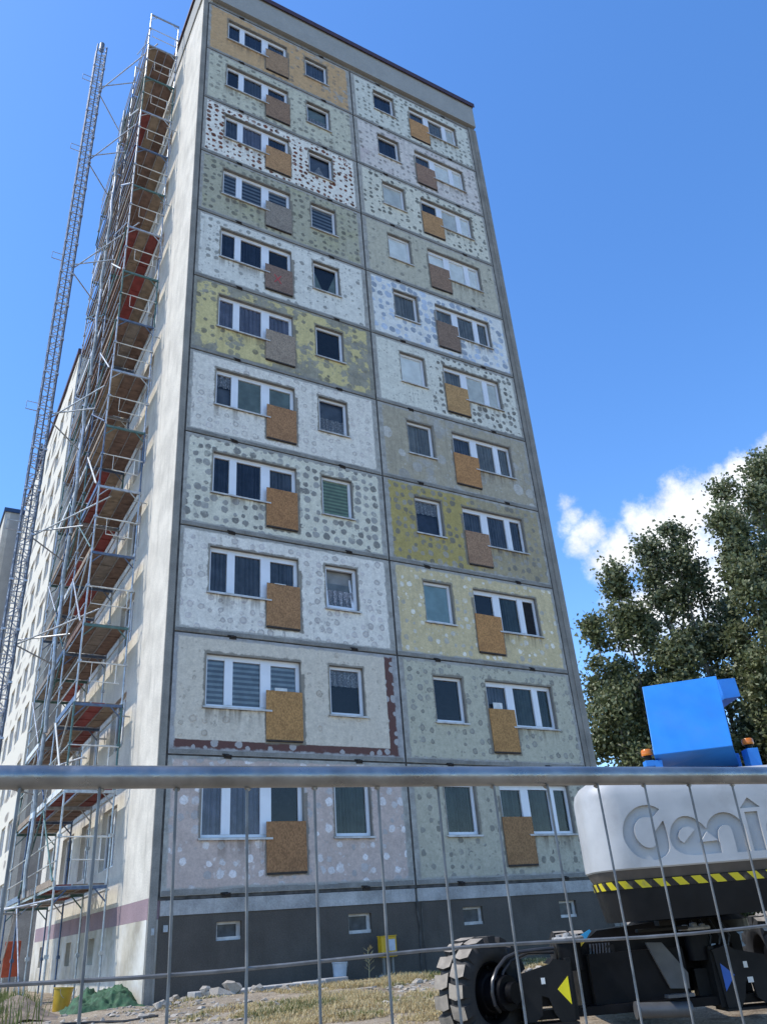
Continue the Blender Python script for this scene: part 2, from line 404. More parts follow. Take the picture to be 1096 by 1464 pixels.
GR = (0.17, 0.17, 0.155); DG = (0.115, 0.115, 0.105); LG = (0.30, 0.30, 0.28)
PAN_L = {
 10: dict(coat=(0.44,0.315,0.20), spot=(0.27,0.24,0.20), dens=0.34, sfac=0.7, region=2.6, grime=0.2, wear=0.12),
 9: dict(coat=(0.45,0.47,0.43), spot=GR, dens=0.52, sfac=0.7, region=-1, grime=0.35, srad=0.27),
 8: dict(coat=(0.64,0.66,0.68), spot=(0.14,0.045,0.025), dens=0.66, sfac=1.0, grime=0.05, srad=0.31, scale=4.4, dmask=0.7),
 7: dict(coat=(0.35,0.36,0.315), spot=(0.155,0.155,0.135), dens=0.62, sfac=0.8, grime=0.3, tint=(0.42,0.40,0.20,0.35)),
 6: dict(coat=(0.58,0.61,0.635), spot=(0.24,0.245,0.23), dens=0.34, sfac=0.75, grime=0.18, srad=0.24),
 5: dict(coat=(0.50,0.455,0.265), spot=(0.23,0.22,0.18), dens=0.45, sfac=0.85, wear=0.48, grime=0.2, srad=0.30, under=(0.29,0.275,0.225)),
 4: dict(coat=(0.60,0.61,0.625), spot=(0.42,0.38,0.37), dens=0.40, sfac=0.6, rings=0.7, grime=0.22, srad=0.28),
 3: dict(coat=(0.55,0.565,0.535), spot=(0.24,0.24,0.235), dens=0.70, sfac=0.9, grime=0.14, srad=0.33, dmask=0.5),
 2: dict(coat=(0.62,0.63,0.65), spot=(0.40,0.36,0.365), dens=0.55, sfac=0.65, rings=0.5, grime=0.16, srad=0.28),
 1: dict(coat=(0.52,0.50,0.475), spot=(0.36,0.30,0.24), dens=0.12, sfac=0.6, rings=0.6, grime=0.12, edgeband=(0.14,0.075,0.065), under=(0.37,0.36,0.345)),
 0: dict(coat=(0.44,0.385,0.395), spot=(0.64,0.62,0.62), dens=0.56, sfac=0.9, grime=0.10, srad=0.28, scale=3.5),
}
PAN_R = {
 10: dict(coat=(0.52,0.56,0.57), spot=(0.16,0.17,0.15), dens=0.55, sfac=0.8, grime=0.2, srad=0.27),
 9: dict(coat=(0.53,0.53,0.565), spot=(0.24,0.23,0.22), dens=0.45, sfac=0.75, grime=0.22, tint=(0.50,0.40,0.40,0.5)),
 8: dict(coat=(0.53,0.55,0.53), spot=(0.13,0.135,0.12), dens=0.50, sfac=0.9, grime=0.14, srad=0.28),
 7: dict(coat=(0.405,0.41,0.375), spot=(0.20,0.2,0.18), dens=0.20, sfac=0.7, grime=0.28),
 6: dict(coat=(0.58,0.63,0.70), spot=(0.36,0.44,0.56), dens=0.62, sfac=0.9, grime=0.10, srad=0.38, scale=3.3),
 5: dict(coat=(0.55,0.58,0.585), spot=(0.15,0.15,0.14), dens=0.7, sfac=0.9, region=-3.6, grime=0.28, srad=0.30, mir_region=True),
 4: dict(coat=(0.33,0.315,0.275), spot=(0.48,0.48,0.47), dens=0.25, sfac=0.6, grime=0.5, wear=0.2, srad=0.40, scale=2.0, tint=(0.46,0.46,0.44,0.7)),
 3: dict(coat=(0.31,0.285,0.215), coat2=(0.44,0.35,0.135), split=(2.4,3.3), spot=(0.27,0.26,0.235), dens=0.60, sfac=0.85, grime=0.2, srad=0.31),
 2: dict(coat=(0.50,0.445,0.31), spot=(0.66,0.63,0.55), dens=0.45, sfac=0.95, grime=0.2, srad=0.25),
 1: dict(coat=(0.40,0.41,0.37), spot=(0.19,0.19,0.19), dens=0.42, sfac=0.75, rings=0.35, grime=0.2, srad=0.27),
 0: dict(coat=(0.37,0.375,0.345), spot=(0.17,0.17,0.16), dens=0.40, sfac=0.7, grime=0.3, srad=0.25),
}

# ------------------------------------------------------------------ gable building
H = 2.8
def wall_holes(mb, x0, x1, z0, z1, holes, yf, yb, mi=0, mr=1):
    """front wall at yf with rectangular openings, reveals back to yb; outer edges too"""
    xs = sorted(set([x0, x1] + [h[0] for h in holes] + [h[1] for h in holes]))
    zs = sorted(set([z0, z1] + [h[2] for h in holes] + [h[3] for h in holes]))
    def inh(x, z): return any(h[0] < x < h[1] and h[2] < z < h[3] for h in holes)
    for i in range(len(xs)-1):
        for j in range(len(zs)-1):
            a, b, c, d = xs[i], xs[i+1], zs[j], zs[j+1]
            if inh((a+b)/2, (c+d)/2): continue
            mb.face([(a,yf,c),(b,yf,c),(b,yf,d),(a,yf,d)], mi)
            def nb(x, z): return inh(x, z) or not (x0 < x < x1 and z0 < z < z1)
            e = 1e-3
            if nb(a-e, (c+d)/2): mb.face([(a,yb,c),(a,yf,c),(a,yf,d),(a,yb,d)], mr)
            if nb(b+e, (c+d)/2): mb.face([(b,yf,c),(b,yb,c),(b,yb,d),(b,yf,d)], mr)
            if nb((a+b)/2, c-e): mb.face([(a,yb,c),(b,yb,c),(b,yf,c),(a,yf,c)], mr)
            if nb((a+b)/2, d+e): mb.face([(a,yf,d),(b,yf,d),(b,yb,d),(a,yb,d)], mr)

BL = empty('apartment_building', (0, 0, -1.8))
tag(BL, 'eleven storey slab apartment tower stripped to patchy concrete panels with boarded balcony doors', 'apartment building')
OZ = 1.8       # building origin sits at the ground, z=0 is the ground floor joint
def part(mb, name, mats, parent=BL, origin=(0,0,0), **k):
    o = mb.build(name, mats, parent, **k)
    o.location = (origin[0], origin[1], origin[2]+OZ) if parent is BL else origin
    return o

# core behind the panels
YE = 13.5      # depth of the block
mb = MB()
mb.box(0.6, 11.6, 0.55, YE-0.4, -3.0, 32.0)
part(mb, 'core_wall', M_DARK)
# dark joint body between panels: built of strips just behind the panel faces
mb = MB()
for k in range(12):
    mb.box(-0.02, 12.06, 0.02, 0.20, k*H-0.05, k*H+0.05)
for x in (0.0, 6.02, 12.04):
    for k in range(11):
        mb.box(x-0.06, x+0.06, 0.014, 0.20, k*H+0.05, (k+1)*H-0.05)
part(mb, 'joint_seal', M_DARKJ)
# corner piers and reveal shell (left pier is the gable end of the long wall)
mb = MB(); mb.box(-0.2, -0.035, 0.0, 0.5, -3.0, 31.0)
part(mb, 'corner_strip', M_CONC)
mb = MB(); mb.box(12.075, 12.50, 0.0, 0.5, -3.0, 31.0); mb.box(12.25, 12.31, -0.03, -0.001, -2.0, 31.0)
part(mb, 'corner_strip', M_CONC)

HOLES_T = [(0.78, 3.18, 1.10, 2.34), (2.31, 3.18, 0.42, 1.10)]
HOLES_S = [(3.97, 4.93, 1.10, 2.34)]
def mirr(hs): return [(PW-h[1], PW-h[0], h[2], h[3]) for h in hs]

# window parts ------------------------------------------------------
curt_cache = {}
def blindmat(name, a, b, freq=13.0, horiz=True):
    m, nt, bs = newmat(name)
    tc = nt.new('ShaderNodeTexCoord').outputs['Object']
    sx = nt.new('ShaderNodeSeparateXYZ'); nt.set(sx.inputs[0], tc)
    v = nt.math('FRACT', nt.math('MULTIPLY', sx.outputs[2 if horiz else 0], freq))
    c = nt.mix(nt.ramp(v, 0.42, 0.52), tuple(a)+(1,), tuple(b)+(1,))
    c = nt.mix(1.0, c, nt.ramp(nt.noise(tc, 5, 4), 0.3, 0.7, 0.85, 1.1), 'MULTIPLY')
    nt.set(bs.inputs['Base Color'], c); bs.inputs['Roughness'].default_value = 0.8
    return m
def lacemat(name, a):
    m, nt, bs = newmat(name)
    tc = nt.new('ShaderNodeTexCoord').outputs['Object']
    v = nt.new('ShaderNodeTexVoronoi'); nt.set(v.inputs['Vector'], tc); v.inputs['Scale'].default_value = 22
    n = nt.noise(tc, 9, 4)
    c = nt.mix(nt.ramp(nt.math('ADD', v.outputs['Distance'], nt.math('MULTIPLY', n, 0.5)), 0.3, 0.8), tuple(a)+(1,), (a[0]*0.4, a[1]*0.4, a[2]*0.42, 1))
    nt.set(bs.inputs['Base Color'], c); bs.inputs['Roughness'].default_value = 0.9
    return m
CM = {
 'dark': M_DARK,
 'navy': simple('navy_drape', (0.035,0.045,0.075), 0.8, 0.3, 3),
 'slate': simple('slate_drape', (0.10,0.115,0.145), 0.8, 0.25, 3),
 'grey': simple('grey_drape', (0.24,0.25,0.25), 0.8, 0.2, 3),
 'pale': simple('pale_drape', (0.74,0.75,0.73), 0.8, 0.12, 3),
 'white': simple('white_reflection_sheet', (0.95,0.96,0.95), 0.8, 0.08, 3),  # near-white colour stands in for bright cloud reflected in the panes
 'lav': simple('lavender_drape', (0.19,0.20,0.27), 0.8, 0.2, 3),
 'green': simple('dark_green_drape', (0.045,0.065,0.06), 0.8, 0.3, 3),
 'sage': simple('sage_roller', (0.20,0.25,0.235), 0.8, 0.2, 3),
 'teal': simple('teal_roller', (0.30,0.43,0.46), 0.8, 0.12, 3),
 'blind': blindmat('striped_blind', (0.33,0.40,0.45), (0.16,0.20,0.25), 8.0),
 'dblind': blindmat('dark_striped_blind', (0.21,0.24,0.28), (0.04,0.05,0.07), 6.0),
 'gblind': blindmat('green_striped_blind', (0.28,0.38,0.26), (0.15,0.21,0.15), 9.0),
 'lace': lacemat('lace', (0.55,0.56,0.58)),
}
def curtain(parent, name, mat, x0, x1, z0, z1, y, folds):
    mb = MB(); n = 40 if folds else 1
    for k in range(n):
        xa, xb = x0+(x1-x0)*k/n, x0+(x1-x0)*(k+1)/n
        ya = y+(0.025*sin(xa*folds)+0.012*sin(xa*folds*2.3+1) if folds else 0); yb = y+(0.025*sin(xb*folds)+0.012*sin(xb*folds*2.3+1) if folds else 0)
        mb.face([(xa,ya,z0),(xb,yb,z0),(xb,yb,z1),(xa,ya,z1)], 0, bool(folds))
    return mb.build(name, mat, parent, sharp=80)

def dress(win, spec, x0, x1, z0, z1):
    """backing behind the glass: a pair (kind, lower kind)"""
    kind = spec if isinstance(spec, str) else spec[0]
    folds = {'navy': 55, 'slate': 48, 'grey': 46, 'lav': 40, 'green': 60, 'lace': 34, 'pale': 0, 'white': 0}.get(kind, 0)
    if isinstance(spec, str):
        nm = 'blind' if 'blind' in kind else ('curtain' if folds or kind in ('white', 'pale', 'sage', 'teal') else 'backing')  # a 'white' sheet is a painted reflection, not fabric
        curtain(win, nm, CM[kind], x0, x1, z0, z1, 0.185 if folds else 0.156, folds)
    else:
        curtain(win, 'backing', CM[kind], x0, x1, z0, z1, 0.26, 0)
        low = spec[1]
        if low == 'lace': curtain(win, 'curtain', CM['lace'], x0, x1, z0, z0+(z1-z0)*0.48, 0.19, 36)
        elif low == 'lacetop': curtain(win, 'curtain', CM['lace'], x0, x1, z0+(z1-z0)*0.62, z1, 0.19, 36)
        elif low == 'tri':
            mb = MB(); xm = (x0+x1)/2
            mb.face([(x0,0.19,z0),(xm-0.02,0.19,z0),(x0,0.19,z1)]); mb.face([(xm+0.02,0.19,z0),(x1,0.19,z0),(x1,0.19,z1)])
            mb.build('curtain', CM['sage'], win)
        elif low == 'peak':
            mb = MB(); xm = (x0+x1)/2
            mb.face([(x0+0.12,0.19,z0),(x1-0.12,0.19,z0),(xm,0.19,z0+0.62*(z1-z0))]); mb.build('curtain', CM['lace'], win)

YFR = 0.105
def frame_bars(mb, xs, z0, z1, wout, wmid):
    """xs: list of pane edges; builds outer frame and mullions"""
    y0, y1 = YFR, YFR+0.07
    mb.box(xs[0], xs[-1], y0, y1, z1-wout, z1); mb.box(xs[0], xs[-1], y0, y1, z0, z0+wout)
def triple_window(parent, ox, oz, mirror, spec, openlast=False):
    """window of two sashes joined to a balcony door whose lower part is boarded"""
    win = None
    def mx(a): return PW-a if mirror else a
    def bx(mb, a, b, *r):
        a, b = mx(a), mx(b); mb.box(min(a, b), max(a, b), *r)
    mb = MB(); y0, y1 = YFR, YFR+0.07
    z0, z1 = 1.10, 2.34
    bx(mb, 0.78, 3.18, y0, y1, z1-0.06, z1)
    bx(mb, 0.78, 2.31, y0, y1, z0, z0+0.07)
    bx(mb, 0.78, 0.84, y0, y1, z0+0.07, z1-0.06)
    bx(mb, 1.26, 1.46, y0-0.01, y1, z0+0.07, z1-0.06)      # joined sash stiles
    bx(mb, 1.353, 1.367, y0-0.014, y0-0.0101, z0+0.07, z1-0.06)
    bx(mb, 2.16, 2.42, y0-0.01, y1, z0+0.07, z1-0.06)
    bx(mb, 2.31, 2.42, y0, y1, 0.42, 1.17)
    bx(mb, 3.09, 3.18, y0, y1, 0.42, z1-0.06)
    bx(mb, 2.42, 3.09, y0, y1, 0.42, 0.52)
    bx(mb, 2.42, 3.09, y0, y1, z1-0.13, z1-0.06); bx(mb, 0.84, 1.26, y0+0.005, y1, z1-0.11, z1-0.06); bx(mb, 1.46, 2.16, y0+0.005, y1, z1-0.11, z1-0.06)
    win = mb.build('window', M_PVC, parent); win.location = (ox, 0, oz)
    g = MB()
    for a, b, c in ((0.84, 1.26, z0+0.07), (1.46, 2.16, z0+0.07), (2.42, 3.09, 0.52)):
        if openlast and a == 0.84: continue
        a, b = sorted((mx(a), mx(b))); g.face([(a,0.15,c),(b,0.15,c),(b,0.15,z1-0.06),(a,0.15,z1-0.06)])
    g.build('pane', M_GLASS, win)
    if openlast:
        # right-hand sash swung inwards
        s = MB(); L = 0.42; hx = mx(0.84); t = radians(62)
        Mx = Matrix.Translation((hx, 0.16, 0)) @ Matrix.Rotation(-t if mirror else t, 4, 'Z')
        sg = -1 if mirror else 1
        for a, b, c, d in ((0, .055, z0+.07, z1-.06), (L-.055, L, z0+.07, z1-.06), (.055, L-.055, z0+.07, z0+.125), (.055, L-.055, z1-.115, z1-.06)):
            a2, b2 = sorted((sg*a, sg*b)); s.box(a2, b2, 0, 0.05, c, d, 0, Mx)
        s.build('open_sash', M_PVC, win)
    sill = MB(); a, b = sorted((mx(0.72), mx(2.40)))
    sill.box(a, b, -0.055, 0.10, 1.068, 1.088); sill.box(a, b, -0.058, -0.0551, 1.045, 1.085)
    sill.build('sill', M_SILL, win)
    segs = [(0.84, 1.36), (1.36, 2.3), (2.3, 3.15)]
    for i, (a, b) in enumerate(segs):
        a, b = sorted((mx(a), mx(b))); dress(win, spec[i], a, b, 1.12 if i < 2 else 0.5, 2.30)
    return win

def single_window(parent, ox, oz, mirror, spec, tilt=False):
    def mx(a): return PW-a if mirror else a
    z0, z1 = 1.10, 2.34; y0, y1 = YFR, YFR+0.07
    mb = MB()
    def bx(a, b, *r):
        a, b = sorted((mx(a), mx(b))); mb.box(a, b, *r)
    w = 0.075
    bx(3.97, 4.93, y0, y1, z1-w, z1); bx(3.97, 4.93, y0, y1, z0, z0+w)
    bx(3.97, 3.97+w, y0, y1, z0+w, z1-w); bx(4.93-w, 4.93, y0, y1, z0+w, z1-w)
    win = mb.build('window', M_PVC, parent); win.location = (ox, 0, oz)
    a, b = sorted((mx(3.97+w), mx(4.93-w)))
    if not tilt:
        g = MB(); g.face([(a,0.15,z0+w),(b,0.15,z0+w),(b,0.15,z1-w),(a,0.15,z1-w)]); g.build('pane', M_GLASS, win)
    else:
        s = MB(); T = Matrix.Translation((0, 0.13, z0+w)) @ Matrix.Rotation(radians(-8), 4, 'X')
        hh = z1-z0-2*w
        s.box(a, b, 0, .05, 0, .06, 0, T); s.box(a, b, 0, .05, hh-.06, hh, 0, T); s.box(a, a+.06, 0, .05, .06, hh-.06, 0, T); s.box(b-.06, b, 0, .05, .06, hh-.06, 0, T)
        sash = s.build('tilted_sash', M_PVC, win)
        g = MB(); g.face([tuple(T @ Vector(p)) for p in ((a+.06,.025,.06),(b-.06,.025,.06),(b-.06,.025,hh-.06),(a+.06,.025,hh-.06))]); g.build('pane', M_GLASS, win)
    sill = MB(); sa, sb = sorted((mx(3.91), mx(4.99)))
    sill.box(sa, sb, -0.055, 0.10, 1.068, 1.088); sill.box(sa, sb, -0.058, -0.0551, 1.045, 1.085); sill.build('sill', M_SILL, win)
    a, b = sorted((mx(3.98), mx(4.92))); dress(win, spec, a, b, 1.12, 2.32)
    return win

SPEC_LT = {10: ('navy','navy','slate'), 9: ('dark','slate','navy'), 8: ('slate','lav','navy'), 7: ('dblind','dblind','dblind'), 6: ('navy','navy','dark'),
           5: ('lav','lav','lav'), 4: (('slate','lacetop'),'sage','sage'), 3: ('navy','navy','slate'), 2: ('slate','slate','slate'), 1: ('blind','blind','blind'), 0: ('lav','lav','dark')}
SPEC_LS = {10: 'slate', 9: ('sage','lace'), 8: ('slate','peak'), 7: 'dblind', 6: ('dark','tri'), 5: 'dark', 4: ('slate','lace'), 3: 'gblind', 2: ('grey','lace'), 1: ('dark','lacetop'), 0: 'green'}
SPEC_RS = {10: 'navy', 9: 'navy', 8: 'pale', 7: 'white', 6: 'grey', 5: 'white', 4: 'grey', 3: ('navy','lacetop'), 2: 'teal', 1: 'dark', 0: 'green'}
SPEC_RT = {10: ('pale','grey','slate'), 9: ('white','white','slate'), 8: ('white','pale','dark'), 7: ('white','white','white'), 6: ('grey','grey','grey'), 5: ('pale','pale','grey'),
           4: ('grey','grey','slate'), 3: ('slate','slate','slate'), 2: ('dark','green','dark'), 1: ('green','green','slate'), 0: ('green','green','green')}
OSB_L = {10: (0.27,0.175,0.10), 9: (0.21,0.135,0.085), 8: (0.33,0.19,0.09), 7: (0.215,0.185,0.15), 6: (0.18,0.125,0.095), 5: (0.25,0.20,0.15), 4: (0.27,0.145,0.07),
         3: (0.285,0.145,0.062), 2: (0.275,0.15,0.07), 1: (0.33,0.18,0.068), 0: (0.245,0.13,0.06)}
OSB_R = {10: (0.36,0.20,0.085), 9: (0.22,0.14,0.095), 8: (0.33,0.19,0.085), 7: (0.205,0.135,0.09), 6: (0.18,0.125,0.09), 5: (0.35,0.21,0.09), 4: (0.34,0.175,0.07),
         3: (0.25,0.155,0.095), 2: (0.35,0.18,0.068), 1: (0.32,0.175,0.065), 0: (0.23,0.13,0.06)}
BTOP = {('L',10):1.62,('L',9):1.60,('L',6):1.45,('L',5):1.50,('L',1):1.55,('L',0):1.42,('R',3):1.50,('R',0):1.50}
rnd = random.Random(3)
for side, PANS in (('L', PAN_L), ('R', PAN_R)):
    for k in range(11):
        p = dict(PANS[k]); mirror = side == 'R'; p.pop('mir_region', None)
        mat = panel_mat('panel_%s%d' % (side, k), seed=float(k)*1.7+(30 if mirror else 0)+0.3, mirror=mirror, **p)
        ox = 0.01 if side == 'L' else 6.045; oz = k*H
        # slightly uneven seating of each panel
        hs = HOLES_T+HOLES_S
        if mirror: hs = mirr(hs)
        mb = MB(); wall_holes(mb, 0.004, PW-0.004, 0.014, PH-0.014+0.012, hs, 0.0, 0.56, 0, 1)
        pan = part(mb, 'facade_panel', [mat, M_REVEAL], origin=(ox, rnd.uniform(-0.004, 0.004), oz))
        triple_window(BL, ox, oz+OZ, mirror, SPEC_RT[k] if mirror else SPEC_LT[k], openlast=(mirror and k == 2))
        if mirror: SPEC = SPEC_RS[k]
        else: SPEC = SPEC_LS[k]
        single_window(BL, ox, oz+OZ, mirror, SPEC, tilt=(side == 'L' and k == 2))
        # boarded balcony door
        top = BTOP.get((side, k), 1.54)+rnd.uniform(-0.02, 0.02); bot = 0.385
        wa, wb = rnd.uniform(-0.03, 0.02), rnd.uniform(-0.02, 0.035); a, b = (2.275+wa, 3.205+wb) if not mirror else (PW-3.205-wb, PW-2.275-wa); bot += rnd.uniform(-0.03, 0.02)
        mb = MB(); mb.box(a, b, -0.030, -0.012, bot, top)
        for sx_ in (a+0.04, b-0.04):
            for q_ in range(4): mb.tube((sx_, -0.034, bot+0.06+(top-bot-0.12)*q_/3), (sx_, -0.03, bot+0.06+(top-bot-0.12)*q_/3), 0.011, 6)
        osb = osb_mat('osb_%s%d' % (side, k), (OSB_R if mirror else OSB_L)[k])
        bo = part(mb, 'plywood_board', osb, origin=(ox, 0, oz)); tl = rnd.uniform(-0.013, 0.013); cxb = (a+b)/2
        bo.rotation_euler = (0, tl, 0); bo.location.x += cxb-(cxb*cos(tl)+1.0*sin(tl)); bo.location.z += 1.0-(-cxb*sin(tl)+1.0*cos(tl))
        mb = MB(); mb.box(a+0.01, b-0.02, -0.05, 0.05, bot-0.045, bot-0.004)
        mb.build('ledger_strip', simple('dark_timber', (0.045,0.035,0.028), 0.8), bo)
        if (side, k) in (('L', 2), ('L', 1), ('R', 1)):
            mb = MB(); cxp = (a+b)/2 - 0.05; mb.box(cxp-0.16, cxp+0.16, 0.06, 0.075, top-0.01, top+(0.06 if k == 2 else 0.10) + (0.1 if mirror else 0))
            mb.build('paper_note', simple('note_paper', (0.72,0.72,0.68), 0.7), bo)
        if (side, k) == ('L', 6):
            m_ = simple('red_spray', (0.42,0.06,0.06), 0.7); mb = MB()
            for s_ in (1, -1):
                Mx = Matrix.Translation((a+0.42, -0.0325, top-0.52)) @ Matrix.Rotation(radians(35*s_), 4, 'Y')
                mb.box(-0.02, 0.02, -0.0015*(1.2 if s_ > 0 else 1), 0.001, -0.2, 0.2, 0, Mx)
            mb.build('spray_mark', m_, bo)
# pipes/hooks set into the joints
mb_l = MB(); mb_l.box(-0.09, 0.09, -0.012, 0.03, -0.05, 0.035); mb_l.box(-0.13, 0.03, -0.02, 0.02, 0.02, 0.05)
mb_l.tube((-0.05, -0.03, 0.0), (0.06, -0.03, 0.02), 0.018, 6)
m_lug = simple('rusty_lug', (0.03, 0.024, 0.02), 0.9, 0.4)
lug0 = mb_l.build('lifting_lug', m_lug, BL)
first = True
for k in range(0, 12):
    for x in (1.38, 4.72, 7.35, 10.7):
        o = lug0 if first else lug0.copy()
        if not first: COL.objects.link(o)
        first = False
        o.parent = BL; o.location = (x+rnd.uniform(-0.06, 0.06), 0, k*H+OZ+rnd.uniform(-0.02, 0.03)); o.rotation_euler = (0, rnd.uniform(-0.1, 0.1), 0)
# mortar strips at the joints so that they look broad and dirty
m_mort = concrete_mat('joint_mortar', (0.25, 0.24, 0.215), 0.3, 0.4)
for k in range(12):
    for ox in (0.0, 6.04):
        mb = MB()
        for s_ in range(24):
            xa = ox+0.03+s_*(PW-0.05)/24; xb = ox+0.03+(s_+1)*(PW-0.05)/24
            h0 = 0.055+0.03*mnoise.noise((xa*1.3, k*3.1, 0)); 
            mb.box(xa, xb, -0.006, 0.03, k*H+0.022, k*H+0.03+h0+0.03)
        part(mb, 'mortar_strip', m_mort)
# fascia band and cap
mb = MB(); mb.box(-0.26, 12.46, -0.10, 0.6, 31.12, 32.55)
part(mb, 'fascia', M_FASCIA)
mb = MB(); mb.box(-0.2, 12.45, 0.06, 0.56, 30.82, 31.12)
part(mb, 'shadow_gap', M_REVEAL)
mb = MB(); mb.box(-0.33, 12.53, -0.17, YE+0.05, 32.55, 32.70); mb.box(-0.34, 12.54, -0.18, -0.172, 32.45, 32.72)
part(mb, 'roof_cap', M_CAP)
mb = MB(); mb.box(-0.25, 12.45, 0.61, YE, 31.2, 32.54)
part(mb, 'roof_band', M_FASCIA)
# plinth of the gable with its small windows
BW = [(1.20, 1.74, -0.84, -0.50), (4.22, 4.80, -0.90, -0.51), (7.30, 7.88, -0.90, -0.52), (10.30, 10.88, -0.90, -0.52)]
mb = MB(); wall_holes(mb, 0.02, 12.07, -3.0, -0.34, BW, 0.03, 0.35, 0, 0)
part(mb, 'plinth', M_PLINTH)
mb = MB(); mb.box(0.03, 5.985, 0.01, 0.2, -0.335, -0.06); mb.box(6.05, 12.03, 0.01, 0.2, -0.335, -0.06)
m_rough = concrete_mat('rough_concrete', (0.38, 0.37, 0.345), 0.35, 0.3)
part(mb, 'base_band', m_rough)
mb = MB(); mb.path([(6.02+0.02*sin(z*5), 0.012, z) for z in [-0.34-0.1*i for i in range(15)]], 0.022, 6); mb.tube((6.13, 0.0, -0.35), (6.12, 0.0, -1.75), 0.012, 6)
part(mb, 'crack_seal', M_DARKJ)
M_GREYREFL = simple('grey_reflection_pane', (0.075,0.08,0.08), 0.45, 0.35, 5, spec=0.3)  # flat grey stands in for a dim reflection in the basement panes
for b in BW:
    mb = MB(); x0, x1, z0, z1 = b; y0, y1 = 0.12, 0.18; w_ = 0.05
    mb.box(x0, x1, y0, y1, z1-w_, z1); mb.box(x0, x1, y0-0.03, y1, z0, z0+w_+0.015); mb.box(x0, x0+w_, y0, y1, z0+w_, z1-w_); mb.box(x1-w_-0.03, x1, y0, y1, z0+w_, z1-w_)
    win = part(mb, 'basement_window', M_SILL)
    mb = MB(); mb.face([(x0,0.155,z0),(x1,0.155,z0),(x1,0.155,z1),(x0,0.155,z1)]); mb.build('pane', M_GREYREFL, win)
    mb = MB(); mb.face([(x0,0.25,z0),(x1,0.25,z0),(x1,0.25,z1),(x0,0.25,z1)]); mb.build('backing', M_DARK, win)
# little conduit boxes on the corner
mb = MB(); mb.box(0.11, 0.2, 0.0, 0.029, -0.62, -0.50); mb.box(-0.13, -0.07, -0.012, -0.001, -0.66, -0.54)
part(mb, 'junction_box', M_STEEL)

# long sunlit wall (faces -x): openings along y
def long_wall(parent, x, y0, y1, z0, z1, holes, mats, depth=0.35):
    mb = MB(); wall_holes(mb, y0, y1, z0, z1, holes, 0, depth, 0, 1)
    # map (u, y, z) -> wall: u along +y, depth into +x, facing -x (mirror so normals point out)
    mb.v = [(x+v[1], v[0], v[2]) for v in mb.v]
    mb.f = [f[::-1] for f in mb.f]
    return mb.build('side_wall', mats, parent)
LW = []
for k in range(11):
    for (a, b, zb) in ((3.4, 4.9, 0.9), (6.3, 7.5, 0.9), (8.6, 10.3, 0.9), (11.5, 12.8, 0.9)):
        LW.append((a, b, k*H+zb, k*H+2.3))
LW.append((7.4, 8.0, -1.1, -0.55)); LW.append((4.6, 5.2, -1.1, -0.55)); LW.append((11.6, 12.2, -1.1, -0.55))
wl = long_wall(BL, -0.201, 0.05, YE, 0.0, 31.19, [h for h in LW if h[2] > 0], [M_RENDER, M_RENDER]); wl.location = (0, 0, OZ)
wl2 = long_wall(BL, -0.207, 0.045, YE, -0.38, -0.003, [], [M_PURPLE, M_PURPLE]); wl2.location = (0, 0, OZ); wl2.name = 'purple_band'
m_pl2 = simple('pale_plinth', (0.40, 0.365, 0.29), 0.9, 0.25, 1.6, spec=0.2, bump=0.3, dirt=(0.66,0.65,0.60), dirtamt=0.8)
wl3 = long_wall(BL, -0.215, 0.055, YE, -3.0, -0.383, [h for h in LW if h[2] < 0], [m_pl2, m_pl2]); wl3.location = (0, 0, OZ); wl3.name = 'side_plinth'
mb = MB(); mb.box(0.15, 0.165, 0.5, YE, -3, 31)
part(mb, 'inner_wall', M_DARK)
mb = MB(); mb.box(-0.2, 12.5, YE+0.002, YE+0.2, -3, 32.5); mb.box(12.301, 12.5, 0.501, YE, -3, 31.19)
part(mb, 'rear_wall', M_RENDER)
for h in LW:
    mb = MB(); a, b, z0, z1 = h; w_ = 0.07; xx = -0.08
    mb.box(xx, xx+.06, a, b, z1-w_, z1); mb.box(xx, xx+.06, a, b, z0, z0+w_); mb.box(xx, xx+.06, a, a+w_, z0+w_, z1-w_); mb.box(xx, xx+.06, b-w_, b, z0+w_, z1-w_)
    if b-a > 0.8: mb.box(xx, xx+.06, (a+b)/2-.05, (a+b)/2+.05, z0+w_, z1-w_)
    win = part(mb, 'side_window', M_PVC)
    mb = MB(); mb.face([(xx+.03,a,z0),(xx+.03,a,z1),(xx+.03,b,z1),(xx+.03,b,z0)]); mb.build('pane', M_GLASS, win)

